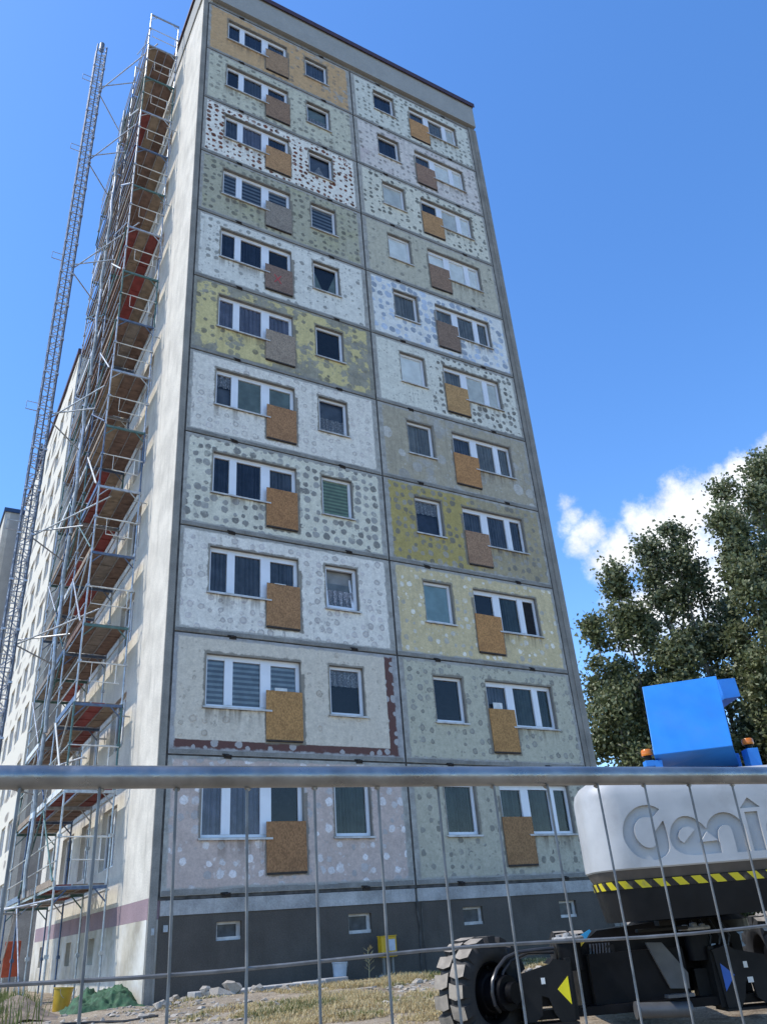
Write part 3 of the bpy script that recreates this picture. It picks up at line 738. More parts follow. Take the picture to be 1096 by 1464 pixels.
# ------------------------------------------------------------------ farther blocks
def far_block(name, label, x0, x1, y0, y1, ztop, bays, wallmat, gable, capmat, holes=True, base=-1.8, band=None):
    r = empty(name, ((x0+x1)/2, y0, base))
    tag(r, label, 'apartment building')
    off = Vector((-(x0+x1)/2, -y0, -base))
    hs = []
    if holes:
        step = (y1-y0-0.8)/bays
        for k in range(11):
            for j in range(bays):
                a = y0+0.9+j*step; hs.append((a, a+min(1.5, step*0.6), k*H+0.95, k*H+2.35))
    mb = MB(); wall_holes(mb, y0, y1, base-1, ztop, hs, 0, 0.4, 0, 1)
    mb.v = [(x0+v[1], v[0], v[2]) for v in mb.v]; mb.f = [f[::-1] for f in mb.f]
    o = mb.build('side_wall', [wallmat, M_RENDER], r); o.location = off
    mb = MB(); mb.box(x0+0.005, x1, y0+0.002, y0+0.25, base-1, ztop-0.002); mb.box(x0+0.4, x1, y0+0.25, y1, base-1, ztop-0.01)
    o = mb.build('gable_wall', gable, r); o.location = off
    mb = MB(); mb.box(x0-0.12, x1+0.1, y0-0.12, y1+0.1, ztop, ztop+0.35)
    o = mb.build('roof_cap', capmat, r); o.location = off
    n = 0
    for h in hs:
        if n >= 99: break
        n += 1
        mb = MB(); a, b, z0, z1 = h; w_ = 0.08; xx = x0+0.10
        mb.box(xx, xx+.06, a, b, z1-w_, z1); mb.box(xx, xx+.06, a, b, z0, z0+w_); mb.box(xx, xx+.06, a, a+w_, z0+w_, z1-w_); mb.box(xx, xx+.06, b-w_, b, z0+w_, z1-w_)
        mb.box(xx, xx+.06, (a+b)/2-.05, (a+b)/2+.05, z0+w_, z1-w_)
        win = mb.build('window', M_PVC, r); win.location = off
        mb = MB(); mb.face([(xx+.03,a,z0),(xx+.03,a,z1),(xx+.03,b,z1),(xx+.03,b,z0)]); mb.build('pane', M_GLASS, win)
    return r
def patchy(name, a, b, sc):
    m, nt, bs = newmat(name)
    tc = nt.new('ShaderNodeTexCoord').outputs['Object']
    v = nt.new('ShaderNodeTexVoronoi'); nt.set(v.inputs['Vector'], nt.scale(tc, (1, 0.25, 1))); v.inputs['Scale'].default_value = sc
    n = nt.noise(tc, 0.6, 5)
    f = nt.math('MULTIPLY', nt.ramp(v.outputs['Distance'], 0.42, 0.30), nt.ramp(n, 0.42, 0.55))
    c = nt.mix(f, tuple(a)+(1,), tuple(b)+(1,)); nt.set(bs.inputs['Base Color'], c); bs.inputs['Roughness'].default_value = 0.9
    return m
M_PATCH = patchy('patchy_render', (0.62,0.58,0.48), (0.24,0.215,0.18), 1.5)
M_GABLEG = concrete_mat('grey_brown_gable', (0.33, 0.30, 0.265), 0.2, 0.2)
far_block('apartment_building', 'neighbouring slab block in line behind the scaffolded tower, patchy cream wall in sun', 0.04, 11.5, 24.75, 46.0, 32.3, 8, M_PATCH, M_GABLEG, M_CAP)
M_BLUECAP = simple('blue_cap', (0.03, 0.06, 0.13), 0.5)
fb = far_block('apartment_building', 'farthest plain grey block with thin dark blue roof edge at left of picture', -1.3, 10.0, 47.8, 60.0, 32.4, 5, M_RENDER, concrete_mat('plain_grey_gable', (0.40,0.385,0.35), 0.08, 0.05), M_BLUECAP)
mb = MB(); mb.box(0.5, 1.6, 2.0, 3.2, 32.0+1.8+0.75, 38.5); mb.tube((0.6,1.7,34.5),(0.6,1.7,42.5),0.09,8); mb.box(0.35,0.85,1.6,1.9,40.0,42.0)
o = mb.build('chimney_stack', simple('dark_roof_metal', (0.05,0.055,0.07), 0.6), fb); o.location = (-4.35+0.2, 0, 0)
fb2 = far_block('apartment_building', 'pale lower block edge at far left behind the plain grey block', -4.2, -1.6, 51.0, 62.0, 30.9, 4, M_RENDER, concrete_mat('pale_grey_gable', (0.42,0.42,0.41), 0.06, 0.05), M_FASCIA, holes=False)

# ------------------------------------------------------------------ scaffolding
XI, XO = -0.45, -1.57
FY = [2.7, 5.2, 7.7, 10.2]
LZ = [0.48+2.031*k for k in range(17)]
GZ = -1.9
SC = empty('scaffolding', (-1.0, 2.7, GZ))
tag(SC, 'tall frame scaffolding with wooden decks standing against the sunlit side of the tower', 'scaffolding')
def spart(mb, name, mats):
    o = mb.build(name, mats, SC); o.location = (1.0, -2.7, -GZ); return o
plank_mats = [simple('plank_brown', (0.17,0.115,0.09), 0.85, 0.3, 5), simple('plank_tan', (0.26,0.205,0.15), 0.85, 0.25, 5), simple('plank_maroon', (0.20,0.055,0.05), 0.8, 0.25, 5),
              simple('plank_grey', (0.21,0.185,0.16), 0.85, 0.25, 5), simple('plank_red', (0.25,0.05,0.045), 0.7, 0.2, 5), M_STEEL]
sr = random.Random(11)
fm = [M_STEEL, M_GREENST, M_BLUEST]
for k in range(17):
    z0 = GZ if k == 0 else LZ[k-1]; z1 = LZ[k]
    for j, y in enumerate(FY):
        if k >= 16 and j > 1: continue
        if k >= 15 and j > 2: continue
        mb = MB(); mi = sr.choice([0, 0, 0, 0, 1, 2]) if k > 1 else sr.choice([0, 0, 2])
        col = sr.choice([0, 1, 2]) if k < 16 else 0
        jx = sr.uniform(-0.012, 0.012)
        for x in (XI, XO): mb.tube((x+jx, y, z0), (x+jx*0.5, y, z1), 0.0245, 8, 0)
        mb.box(XO, XI, y-0.025, y+0.025, z1-0.085, z1-0.02, 1)
        for x, s in ((XI, -1), (XO, 1)):
            mb.tube((x, y, z1-0.36), (x+s*0.28, y, z1-0.06), 0.017, 6, 1)
        for x in (XI, XO):                       # couplers / spigots
            mb.tube((x+jx, y, z0+0.0), (x+jx, y, z0+0.09), 0.033, 8, 0)
            mb.box(x-0.045, x+0.045, y-0.04, y+0.04, z0+0.98, z0+1.06, 0)
        if k == 0:
            for x in (XI, XO): mb.box(x-0.08, x+0.08, y-0.08, y+0.08, GZ-0.02, GZ+0.01, 0)
        spart(mb, 'frame', [M_STEEL if mi == 0 else fm[mi], fm[col]])
for k in range(16):
    for b in range(3):
        if k == 15 and b == 2: continue
        if k == 0 and b == 2: pass
        mb = MB(); y0, y1 = FY[b]+0.03, FY[b+1]-0.03; z = LZ[k]
        wP = (XI-XO-0.06)/3
        base = sr.choice([(0,0,1),(0,3,0),(2,1,0),(1,3,2),(0,1,2),(3,0,4),(1,0,0),(0,4,1),(2,1,2)])
        for q in range(3):
            xa = XO+0.03+q*wP; c = base[q]
            mb.box(xa+0.012, xa+wP-0.012, y0+0.05, y1-0.05, z-0.005, z+0.03, c)
            mb.box(xa+0.004, xa+0.0119, y0, y1, z-0.03, z+0.035, 5); mb.box(xa+wP-0.0119, xa+wP-0.004, y0, y1, z-0.03, z+0.035, 5)
            for t in range(4):
                yy = y0+(y1-y0)*t/3; mb.box(xa+0.012, xa+wP-0.012, yy-0.022 if t else yy, yy+0.022 if t < 3 else yy, z-0.022, z-0.0051, 5 if t in (0, 3) else c)
        spart(mb, 'deck', plank_mats)
        # guard rails, toe board on the outer side
        mb = MB()
        for h in (0.5, 1.0): mb.tube((XO-0.035, FY[b]-0.05, z+h), (XO-0.035, FY[b+1]+0.05, z+h), 0.017, 6, 0)
        spart(mb, 'guard_rail', M_STEEL)
        mb = MB(); mb.box(XO-0.01, XO+0.02, FY[b]+0.04, FY[b+1]-0.04, z+0.036, z+0.18)
        spart(mb, 'toe_board', sr.choice([plank_mats[1], plank_mats[3], M_BLUEST, plank_mats[0], M_WHITEST]))
for k in range(16):
    mb = MB(); yb_ = FY[3] if k < 15 else FY[2]
    mb.tube((XI+0.03, FY[0]-0.1, LZ[k]-0.12), (XI+0.03, yb_+0.1, LZ[k]-0.12), 0.02, 6)
    spart(mb, 'ledger', M_STEEL)
# end guard: white bent rails closing the deck ends
for k in range(16):
    mb = MB(); z = LZ[k]; y = FY[0]-0.04; a, b = XO+0.3, XI-0.22
    if k % 4 == 3: a, b = XO+0.1, XI-0.1
    mb.path([(b+0.12, y, z+1.0), (a, y, z+1.0), (a, y, z+0.52), (b+0.10, y, z+0.5)], 0.015, 6)
    mb.tube((XO, y, z+1.0), (XI, y, z+0.98), 0.014, 6); mb.tube((b, y+.01, z+0.5), (b, y+.01, z+1.0), 0.014, 6)
    spart(mb, 'end_rail', M_WHITEST)
# facade braces zigzag
for k in range(16):
    for b in ((0, 1, 2) if k < 15 else (1,)):
        if b != 1 and (k+b) % 3 == 0: continue
        mb = MB(); y0, y1 = (FY[b], FY[b+1]) if (k+b) % 2 == 1 else (FY[b+1], FY[b])
        zb = LZ[k-1] if k else GZ
        mb.tube((XO-0.05, y0, zb+0.1), (XO-0.05, y1, LZ[k]-0.1), 0.021, 6)
        spart(mb, 'brace', sr.choice([M_STEEL, M_GREENST, M_BLUEST]))
# raking braces near the front end (pale tubes with kinks)
for k in range(1, 16, 2):
    mb = MB(); mb.tube((XO-0.08, FY[0]+0.05, LZ[k]+0.05), (XO-0.10, FY[0]+1.9, LZ[k]+1.95), 0.024, 8)
    spart(mb, 'raking_brace', M_WHITEST if k % 4 == 1 else M_STEEL)
# netting / vertical hoist hoses strapped on the outside
mb = MB()
for k in range(15):
    z = LZ[k]; y = 6.1+0.1*sin(k*2.1)
    mb.path([(XO-0.12, y, z), (XO-0.15, y+0.05, z+0.7), (XO-0.13, y-0.04, z+1.4), (XO-0.12, y+0.02, z+2.03)], 0.055, 8, 0 if k % 3 else 1)
spart(mb, 'rubbish_chute', [simple('chute_blue', (0.30,0.345,0.37), 0.6, 0.3), M_STEEL])
for k in (2, 5, 8, 11, 13):
    for y in FY[:3]:
        mb = MB(); mb.tube((-0.2, y+0.15, LZ[k]-0.25), (XI-0.12, y+0.15, LZ[k]-0.25), 0.02, 6); spart(mb, 'wall_anchor', M_STEEL)

# ------------------------------------------------------------------ hoist mast
MX, MY = -2.97, 6.0
HM = empty('hoist_mast', (MX, MY, -1.9)); tag(HM, 'slender lattice hoist mast rising free beside the scaffolding, tied back with tubes', 'hoist mast')
m_mast = simple('mast_steel', (0.50, 0.52, 0.55), 0.4, 0.15, 8, metal=0.3)
m_mastd = simple('mast_leg_blue', (0.11, 0.13, 0.165), 0.5, 0.3, 8)
hw = 0.19
mb = MB()
for sx in (-hw, hw):
    for sy in (-hw, hw): mb.tube((sx, sy, 0), (sx, sy, 1.5), 0.030, 8, 1)
for i in range(4):
    z = 1.5*i/4+0.02
    for s in (-hw, hw):
        mb.tube((-hw, s, z), (hw, s, z), 0.018, 6); mb.tube((s, -hw, z), (s, hw, z), 0.018, 6)
        z2 = z+0.355
        if i % 2: mb.tube((-hw, s, z), (hw, s, z2), 0.017, 6); mb.tube((s, hw, z), (s, -hw, z2), 0.017, 6)
        else: mb.tube((hw, s, z), (-hw, s, z2), 0.017, 6); mb.tube((s, -hw, z), (s, hw, z2), 0.017, 6)
mb.box(-0.02, 0.02, -hw-0.06, -hw-0.035, 0, 1.5, 1)       # rack
for sx in (-hw, hw): mb.box(sx-0.05, sx+0.05, -hw-0.05, -hw+0.05, -0.03, 0.03, 0)
sec0 = mb.build('mast_section', [m_mast, m_mastd], HM)
for i in range(24):
    o = sec0 if i == 0 else sec0.copy()
    if i: COL.objects.link(o); o.parent = HM
    o.location = (0, 0, 0.2+1.5*i)
    if i == 23: break
mb = MB(); mb.box(-0.6, 0.6, -0.6, 0.6, -0.1, 0.2); mb.build('base_plate', M_STEEL, HM)
mb = MB(); mb.tube((0.0, 0.0, 36.1), (0.0, 0.0, 36.6), 0.1, 10); mb.build('mast_head', m_mastd, HM)
for zt in (31.6, 27.2, 21.3, 14.7, 10.4, 7.0, 3.2, 0.2):
    z = zt+1.9
    mb = MB()
    mb.tube((hw, -hw, z), (XO-MX+0.05, FY[1]-MY-0.2, z+0.05), 0.024, 8); mb.tube((hw, hw, z), (XO-MX+0.05, FY[2]-MY, z), 0.024, 8)
    mb.tube((hw, -hw+0.1, z-0.1), (XO-MX+0.4, FY[0]-MY+0.3, z+0.1), 0.024, 8)
    mb.build('wall_tie', M_STEEL, HM)
    mb = MB(); y_ = -hw-0.05
    mb.path([(-hw, y_, z+0.25), (-0.58, y_, z+0.25), (-0.58, y_, z-0.05), (-hw, y_, z-0.05)], 0.016, 6); mb.build('cable_guide', M_STEEL, HM)

# ------------------------------------------------------------------ ground
def gz(x, y):
    d = max(0.0, -y)
    z = -1.70-0.03*min(d, 10.5)-0.11*max(0, d-10.5)
    if y > 0: z = -1.72
    # lower, bare towards the left of the gable; trench along the wall
    t = max(0, min(1, (0.6-x)/2.0)); z -= 0.13*t*max(0, min(1, (y+9)/5))*(1 if y < 4 else max(0, 1-(y-4)/6))
    if -1.0 < y < 0.4 and x > -0.6: z -= 0.16*max(0, min(1, (y+1.0)/0.25))*max(0, min(1, (x+0.6)))
    z += 0.05*mnoise.noise((x*0.8, y*0.8, 3.1))+0.03*mnoise.noise((x*2.7, y*2.7, 1.0))+0.012*mnoise.noise((x*8, y*8, 5.0))
    return max(z, -2.78)
def ground_mat():
    m, nt, bs = newmat('dry_soil')
    geo = nt.new('ShaderNodeNewGeometry').outputs['Position']
    n1 = nt.noise(geo, 0.55, 6, 0.6); n2 = nt.noise(geo, 5.0, 7, 0.7); n3 = nt.noise(geo, 40, 4)
    c = nt.mix(nt.ramp(n1, 0.4, 0.6), (0.36,0.29,0.205,1), (0.27,0.22,0.16,1))
    c = nt.mix(nt.ramp(n2, 0.5, 0.7), c, (0.46,0.40,0.31,1))
    n4 = nt.noise(geo, 1.6, 6, 0.7); c = nt.mix(nt.ramp(n4, 0.54, 0.64, 0, 0.8), c, (0.15,0.11,0.075,1))
    c = nt.mix(1.0, c, nt.ramp(n3, 0.3, 0.7, 0.7, 1.2), 'MULTIPLY')
    nt.set(bs.inputs['Base Color'], c); bs.inputs['Roughness'].default_value = 0.95; bs.inputs['Specular IOR Level'].default_value = 0.1
    b = nt.new('ShaderNodeBump'); b.inputs['Strength'].default_value = 0.9; b.inputs['Distance'].default_value = 0.05
    nt.set(b.inputs['Height'], nt.math('ADD', n2, nt.math('MULTIPLY', n3, 0.3))); nt.set(bs.inputs['Normal'], b.outputs[0])
    return m
def axis(lo, hi, step, far):
    a = [lo+i*step for i in range(int((hi-lo)/step)+1)]
    return [-far, -200, -80, lo-25, lo-10, lo-4]+a+[hi+4, hi+10, hi+25, 80, 200, far]
xs = axis(-9, 13, 0.22, 2500); ys = axis(-19, 6, 0.22, 2500)
mb = MB()
mb.v = [(x, y, gz(x, y)) for y in ys for x in xs]
nx = len(xs)
for j in range(len(ys)-1):
    for i in range(nx-1):
        mb.f.append((j*nx+i, j*nx+i+1, (j+1)*nx+i+1, (j+1)*nx+i)); mb.m.append(0); mb.sm.append(True)
g = mb.build('ground', ground_mat(), sharp=180); tag(g, kind='structure')

# grass ------------------------------------------------------------
def blades_mat(name, cols, trans=0.3):
    m, nt, bs = newmat(name)
    rp = nt.new('ShaderNodeNewGeometry').outputs['Random Per Island']
    cr = nt.new('ShaderNodeValToRGB'); nt.set(cr.inputs[0], rp)
    e = cr.color_ramp.elements
    e[0].position = 0; e[0].color = cols[0]+(1,); e[1].position = 1; e[1].color = cols[-1]+(1,)
    for i, c in enumerate(cols[1:-1]):
        k = e.new((i+1)/(len(cols)-1)); k.color = c+(1,)
    nt.set(bs.inputs['Base Color'], cr.outputs[0]); bs.inputs['Roughness'].default_value = 0.7; bs.inputs['Specular IOR Level'].default_value = 0.2
    tl = nt.new('ShaderNodeBsdfTranslucent'); nt.set(tl.inputs[0], cr.outputs[0])
    mx = nt.new('ShaderNodeMixShader'); mx.inputs[0].default_value = trans
    out = nt.n['Material Output']; nt.l.new(bs.outputs[0], mx.inputs[1]); nt.l.new(tl.outputs[0], mx.inputs[2]); nt.l.new(mx.outputs[0], out.inputs['Surface'])
    return m
gr = random.Random(5)
def blade(mb, x, y, z, h, lean, ang, wd):
    dx, dy = cos(ang), sin(ang); wx, wy = -dy*wd, dx*wd
    b = len(mb.v)
    m_ = (x+dx*lean*0.35, y+dy*lean*0.35, z+h*0.6); t = (x+dx*lean, y+dy*lean, z+h*(0.95 if lean < h else 0.55))
    mb.v += [(x-wx, y-wy, z), (x+wx, y+wy, z), (m_[0]+wx*.7, m_[1]+wy*.7, m_[2]), (m_[0]-wx*.7, m_[1]-wy*.7, m_[2]), t]
    mb.f += [(b, b+1, b+2, b+3), (b+3, b+2, b+4)]; mb.m += [0, 0]; mb.sm += [True, True]
mb = MB(); mg = MB()
n = 0
while n < 52000:
    y = -1.0-(gr.random()**0.8)*8.0; x = gr.uniform(-2.3, 11.0)
    dens = 0.55+0.9*mnoise.noise((x*0.55, y*0.55, 9.0))+0.5*mnoise.noise((x*1.9, y*1.9, 2.0))
    if x > 2.2 and y < -3.0: dens -= 0.6
    dens -= 0.55*max(0, mnoise.noise((x*1.1+7, y*1.6, 30)))*2
    if x < 0.4: dens -= 0.45*(0.4-x)
    if gr.random() > dens: continue
    n += 1
    z = gz(x, y)-0.01; h = gr.uniform(0.04, 0.15)*(0.6+0.8*max(0, dens))*(0.55 if y > -2.0 else 0.8)
    green = mnoise.noise((x*0.7+5, y*0.9, 4.0)) > 0.16
    blade(mg if green and gr.random() < 0.55 else mb, x, y, z, h, gr.uniform(0.02, 0.2), gr.uniform(0, 2*pi), gr.uniform(0.004, 0.009))
M_STRAW = blades_mat('straw', [(0.33,0.235,0.11), (0.55,0.42,0.21), (0.64,0.53,0.30), (0.47,0.39,0.19), (0.40,0.345,0.23)])
M_GRASSG = blades_mat('green_grass', [(0.09,0.11,0.03), (0.16,0.18,0.06), (0.22,0.23,0.09)])
tag(mb.build('dry_grass', M_STRAW), 'dry straw coloured grass along the foot of the gable', 'grass', kind='stuff')
tag(mg.build('green_grass', M_GRASSG), 'greener grass patches among the straw', 'grass', kind='stuff')
# weeds at far left
mb = MB()
for i in range(5200):
    x = gr.gauss(-3.2, 0.9); y = gr.gauss(2.6, 1.6)
    if x > -1.9: continue
    z = gz(x, y)-0.01
    blade(mb, x, y, z, gr.uniform(0.15, 0.55), gr.uniform(0.03, 0.22), gr.uniform(0, 2*pi), gr.uniform(0.007, 0.014))
tag(mb.build('tall_weeds', M_GRASSG), 'tall green weeds by the scaffold foot at left', 'weeds', kind='stuff')
# a few upright dead stems by the wall
def stem(x, y, h):
    mb = MB(); z = gz(x, y)
    mb.path([(x, y, z), (x+0.02, y, z+h*0.5), (x+0.01, y+0.02, z+h)], 0.008, 5)
    for i in range(26):
        t = gr.uniform(0.25, 1); a = gr.uniform(0, 2*pi)
        p = Vector((x+0.02, y, z+h*t)); q = p+Vector((cos(a)*0.09, sin(a)*0.09, 0.07))
        mb.tube(p, q, 0.004, 4)
        blade(mb, q.x, q.y, q.z-0.02, 0.06, 0.05, a, 0.012)
    return mb.build('dead_weed', M_STRAW)
tag(stem(4.15, -0.9, 0.55), 'tallest dry brown weed stalk, just right of the white bucket', 'weed', 'dry weed stalks along the wall')
tag(stem(6.6, -0.85, 0.32), 'short dry weed stalk by the wall beside the yellow cabinet, toward the tyre', 'weed', 'dry weed stalks along the wall')
# gravel and small rubble: nobody could count it
def chunk(mb, c, r, rr, flat=0.6):
    bm = bmesh.new()
    for i in range(14):
        v = Vector((rr.gauss(0,1), rr.gauss(0,1), rr.gauss(0,1))).normalized()*r*rr.uniform(0.75, 1.1)
        bm.verts.new((c[0]+v.x*1.2, c[1]+v.y, c[2]+v.z*flat))
    res = bmesh.ops.convex_hull(bm, input=bm.verts)
    junk = [e for e in res['geom_interior'] if isinstance(e, bmesh.types.BMVert)]
    if junk: bmesh.ops.delete(bm, geom=junk, context='VERTS')
    mb.from_bm(bm); bm.free()
rr = random.Random(21)
mb = MB()
for i in range(1900):
    if i < 1300: x = rr.uniform(3.0, 9.0); y = rr.uniform(-8.5, -3.0)
    elif i < 1500: x = rr.gauss(-0.6, 1.0); y = rr.uniform(-5.0, -0.2)
    else: x = rr.uniform(-3, 8); y = rr.uniform(-6, -0.8)
    chunk(mb, (x, y, gz(x, y)+0.003), rr.choice([0.02, 0.025, 0.03, 0.045, 0.07]), rr)
M_RUB = concrete_mat('rubble_concrete', (0.35, 0.31, 0.255), 0.3, 0.1)
tag(mb.build('gravel', M_RUB), 'scattered gravel and crumbs of plaster', 'gravel', kind='stuff')
# larger lumps, each a thing
lumps = [((0.55,-1.25), 0.17, 'roundish grey concrete lump lying nearest the corner of the tower'), ((0.95,-1.45), 0.24, 'largest grey concrete lump, in front of the broken slab at the gable foot'),
         ((1.45,-1.35), 0.16, 'grey concrete lump leaning against the broken slab edge'), ((0.15,-0.95), 0.12, 'small pale lump wedged between corner strip and larger lumps'),
         ((2.0,-1.55), 0.10, 'small pale plaster lump in the straw right of the big lumps'), ((-0.9,-2.6), 0.11, 'flat pale lump on bare soil in front of the green netting'),
         ((-0.35,-1.8), 0.14, 'whitish lump beside the right end of the green netting'), ((3.9,-3.2), 0.09, 'little white lump in the straw under the white bucket'),
         ((6.9,-1.7), 0.13, 'dark lump in the grass just left of the big tyre')]
for (x, y), r_, lab in lumps:
    mb = MB(); z = gz(x, y); rl = random.Random(int(x*100)+7)
    for i in range(3): chunk(mb, (rl.uniform(-r_, r_)*0.5, rl.uniform(-r_, r_)*0.4, r_*0.25*i), r_*(1-0.22*i), rl, 0.7)
    o = mb.build('concrete_lump', M_RUB if 'dark' not in lab else M_CONC, loc=(x, y, z+r_*0.15)); tag(o, lab, 'rubble', 'lumps of rubble at the gable foot')
# slab edge along the berm
mb = MB()
for i in range(6):
    xa = 0.35+i*0.52; za = gz(xa+0.25, -1.05)
    mb.bbox(xa, xa+0.50, -1.35+0.02*(i % 2), -0.92, za-0.02-0.01*(i % 3), za+0.075-0.01*(i % 2), 0.012)
tag(mb.build('broken_slab', m_rough), 'broken grey concrete slab edge along the trench at the gable foot', 'slab')

# ------------------------------------------------------------------ small things on the site
# green netting heap
def heap():
    N = 64; mb = MB(); x0, x1, y0, y1 = -1.55, -0.15, -0.2, 1.5
    for j in range(N+1):
        for i in range(N+1):
            u, v = i/N, j/N; x = x0+(x1-x0)*u; y = y0+(y1-y0)*v
            e = max(0, min(1, min(u, 1-u, v, 1-v)*6+0.35*mnoise.noise((u*6, v*6, 2))))
            a = 0.27*math.exp(-((u-0.68)**2/0.045+(v-0.45)**2/0.09))+0.30*math.exp(-((u-0.36)**2/0.012+(v-0.65)**2/0.05))+0.12*math.exp(-((u-0.15)**2/0.02+(v-0.35)**2/0.06))
            f = 0.11*abs(mnoise.noise((u*5+v*3, v*4, 1)))+0.09*(0.5-abs(mnoise.noise((u*9-v*6, v*7, 4))))+0.035*abs(mnoise.noise((u*22, v*19, 4)))
            z = gz(x, y)+0.01+e*(a*0.85+f*1.5+0.01)-0.05*(1-e)
            mb.v.append((x+0.05*mnoise.noise((u*5, v*5, 8)), y+0.05*mnoise.noise((u*5, v*5, 18)), z))
    for j in range(N):
        for i in range(N):
            b = j*(N+1)+i; mb.f.append((b, b+1, b+N+2, b+N+1)); mb.m.append(0); mb.sm.append(True)
    m = simple('green_netting', (0.035, 0.092, 0.042), 0.75, 0.4, 9, bump=0.5, bscale=120)
    return mb.build('debris_netting', m, sharp=180)
tag(heap(), 'crumpled green debris netting lying in a heap by the tower corner', 'netting')
M_YEL = simple('yellow_plastic', (0.42, 0.28, 0.03), 0.4, 0.12, 6, dirt=(0.25,0.2,0.12), dirtamt=0.4)
def bucket(name, mat, r, h, hollow=True):
    root = empty(name)
    mb = MB(); mb.lathe([(r*0.80, 0), (r, h), (r*1.06, h), (r*1.06, h-0.02), (r*1.02, h-0.03)], n=24); 
    mb.v = mb.v; o = mb.build('bucket_body', mat, root)
    mb = MB(); mb.lathe([(0.001, 0.02), (r*0.77, 0.02), (r*0.965, h*0.99)], n=24, caps=False); mb.build('inside', simple('bucket_inside', (0.05,0.05,0.045), 0.8), root)
    mb = MB(); mb.path([(r*1.05*cos(t), 0.0+0.05, h*0.93-r*0.9*sin(t)) for t in [pi*i/10 for i in range(11)]], 0.005, 5)
    for p in range(len(mb.v)): mb.v[p] = (mb.v[p][0], mb.v[p][1]-r*1.05, mb.v[p][2])
    mb.build('handle', M_STEEL, root)
    return root
b1 = bucket('bucket', M_YEL, 0.19, 0.42); b1.location = (-1.27, 2.2, gz(-1.27, 2.2)-0.01); b1.rotation_euler = (0.04, 0.06, 0.5); tag(b1, 'yellow bucket standing behind the green netting', 'bucket')
M_WPL = simple('white_plastic', (0.50, 0.54, 0.57), 0.45, 0.12, 5, dirt=(0.3,0.28,0.25), dirtamt=0.4)
b2 = bucket('bucket', M_WPL, 0.155, 0.36); b2.location = (3.62, -0.62, gz(3.62, -0.62)+0.13); b2.rotation_euler = (0.03, -0.03, 2.6); tag(b2, 'pale grey plastic bucket by the dark plinth', 'bucket')
# rubble ledge under the bucket and plank
mb = MB(); rl = random.Random(4)
for i in range(40): 
    x = rl.uniform(2.4, 6.4); y = rl.uniform(-0.85, -0.45); chunk(mb, (x, y, gz(x, y)+rl.uniform(0, 0.06)), rl.uniform(0.05, 0.12), rl, 0.7)
tag(mb.build('plaster_debris', M_CONC), 'knocked off grey plaster debris heaped along the plinth', 'debris', kind='stuff')
mb = MB(); z = gz(2.9, -0.6)+0.12; mb.bbox(2.55, 3.5, -0.72, -0.58, z, z+0.06, 0.008)
tag(mb.build('plank', simple('grey_plank', (0.34,0.36,0.37), 0.7, 0.15)), 'pale grey plank lying along the plinth beside the grey bucket', 'plank')
mb = MB(); z = gz(6.6, -2.0)+0.03
Mx = Matrix.Translation((6.3, -1.6, z)) @ Matrix.Rotation(radians(12), 4, 'Z') @ Matrix.Rotation(radians(-3), 4, 'Y'); mb.box(-0.5, 0.5, -0.06, 0.06, 0, 0.04, 0, Mx)
tag(mb.build('plank', simple('bleached_plank', (0.62,0.58,0.50), 0.7, 0.12)), 'short bleached plank on the straw left of the big tyre', 'plank')
# yellow utility cabinet
uc = empty('utility_cabinet', (4.98, -0.28, -1.72)); tag(uc, 'small yellow cabinet with pale plate on a stand at the plinth', 'cabinet')
mb = MB(); mb.bbox(-0.19, 0.19, -0.09, 0.09, 0.32, 0.72, 0.015); mb.box(-0.2, 0.2, -0.1, 0.1, 0.72, 0.735); mb.build('body', simple('yellow_steel', (0.60,0.36,0.015), 0.45, 0.1), uc)
mb = MB(); mb.box(-0.01, 0.15, -0.096, -0.0905, 0.44, 0.66); mb.build('plate', simple('pale_plate', (0.45,0.50,0.56), 0.4), uc)
mb = MB(); mb.box(-0.13, -0.09, -0.03, 0.03, -0.1, 0.32); mb.box(0.09, 0.13, -0.03, 0.03, -0.1, 0.32); mb.build('stand', M_CONC, uc)
# orange barrier board far left
ob = empty('site_barrier', (-1.42, 9.0, -1.5)); tag(ob, 'orange red barrier board on posts behind the scaffolding at left', 'barrier')
ob.rotation_euler = (0, 0, -0.2)
mb = MB(); mb.bbox(-0.2, 0.2, -0.03, 0.03, 0.25, 1.1, 0.01)
for i in range(4): mb.box(-0.16, 0.16, -0.037, -0.0301, 0.34+i*0.2, 0.42+i*0.2)
mb.build('board', simple('orange_plastic', (0.42,0.07,0.022), 0.5, 0.15), ob)
mb = MB()
for s in (-0.17, 0.17): mb.tube((s, 0.05, -0.15), (s, 0.05, 1.1), 0.02, 8)
mb.build('post', M_STEEL, ob)
# soil heap and hose at left
mb = MB(); N = 40
for j in range(N+1):
    for i in range(N+1):
        x = -3.1+1.5*i/N; y = -0.6+2.6*j/N
        d = ((x+2.35)/0.62)**2+((y-0.6)/1.1)**2
        z = gz(x, y)-0.03+0.42*math.exp(-d*1.6)+0.04*mnoise.noise((x*6, y*6, 1))*math.exp(-d)+0.02*mnoise.noise((x*17, y*17, 1))*math.exp(-d)
        mb.v.append((x, y, z))
for j in range(N):
    for i in range(N):
        b = j*(N+1)+i; mb.f.append((b, b+1, b+N+2, b+N+1)); mb.m.append(0); mb.sm.append(True)
tag(mb.build('soil_heap', simple('heap_soil', (0.20,0.155,0.115), 0.95, 0.3, 6, bump=0.9, bscale=30), sharp=180), 'low heap of brown soil in front of the scaffold foot', 'soil heap')
mb = MB(); pts = []
for i in range(30):
    t = i/29; x = -3.0+2.3*t; y = -3.2+0.8*sin(t*4)+1.0*t; pts.append((x, y, gz(x, y)+0.02))
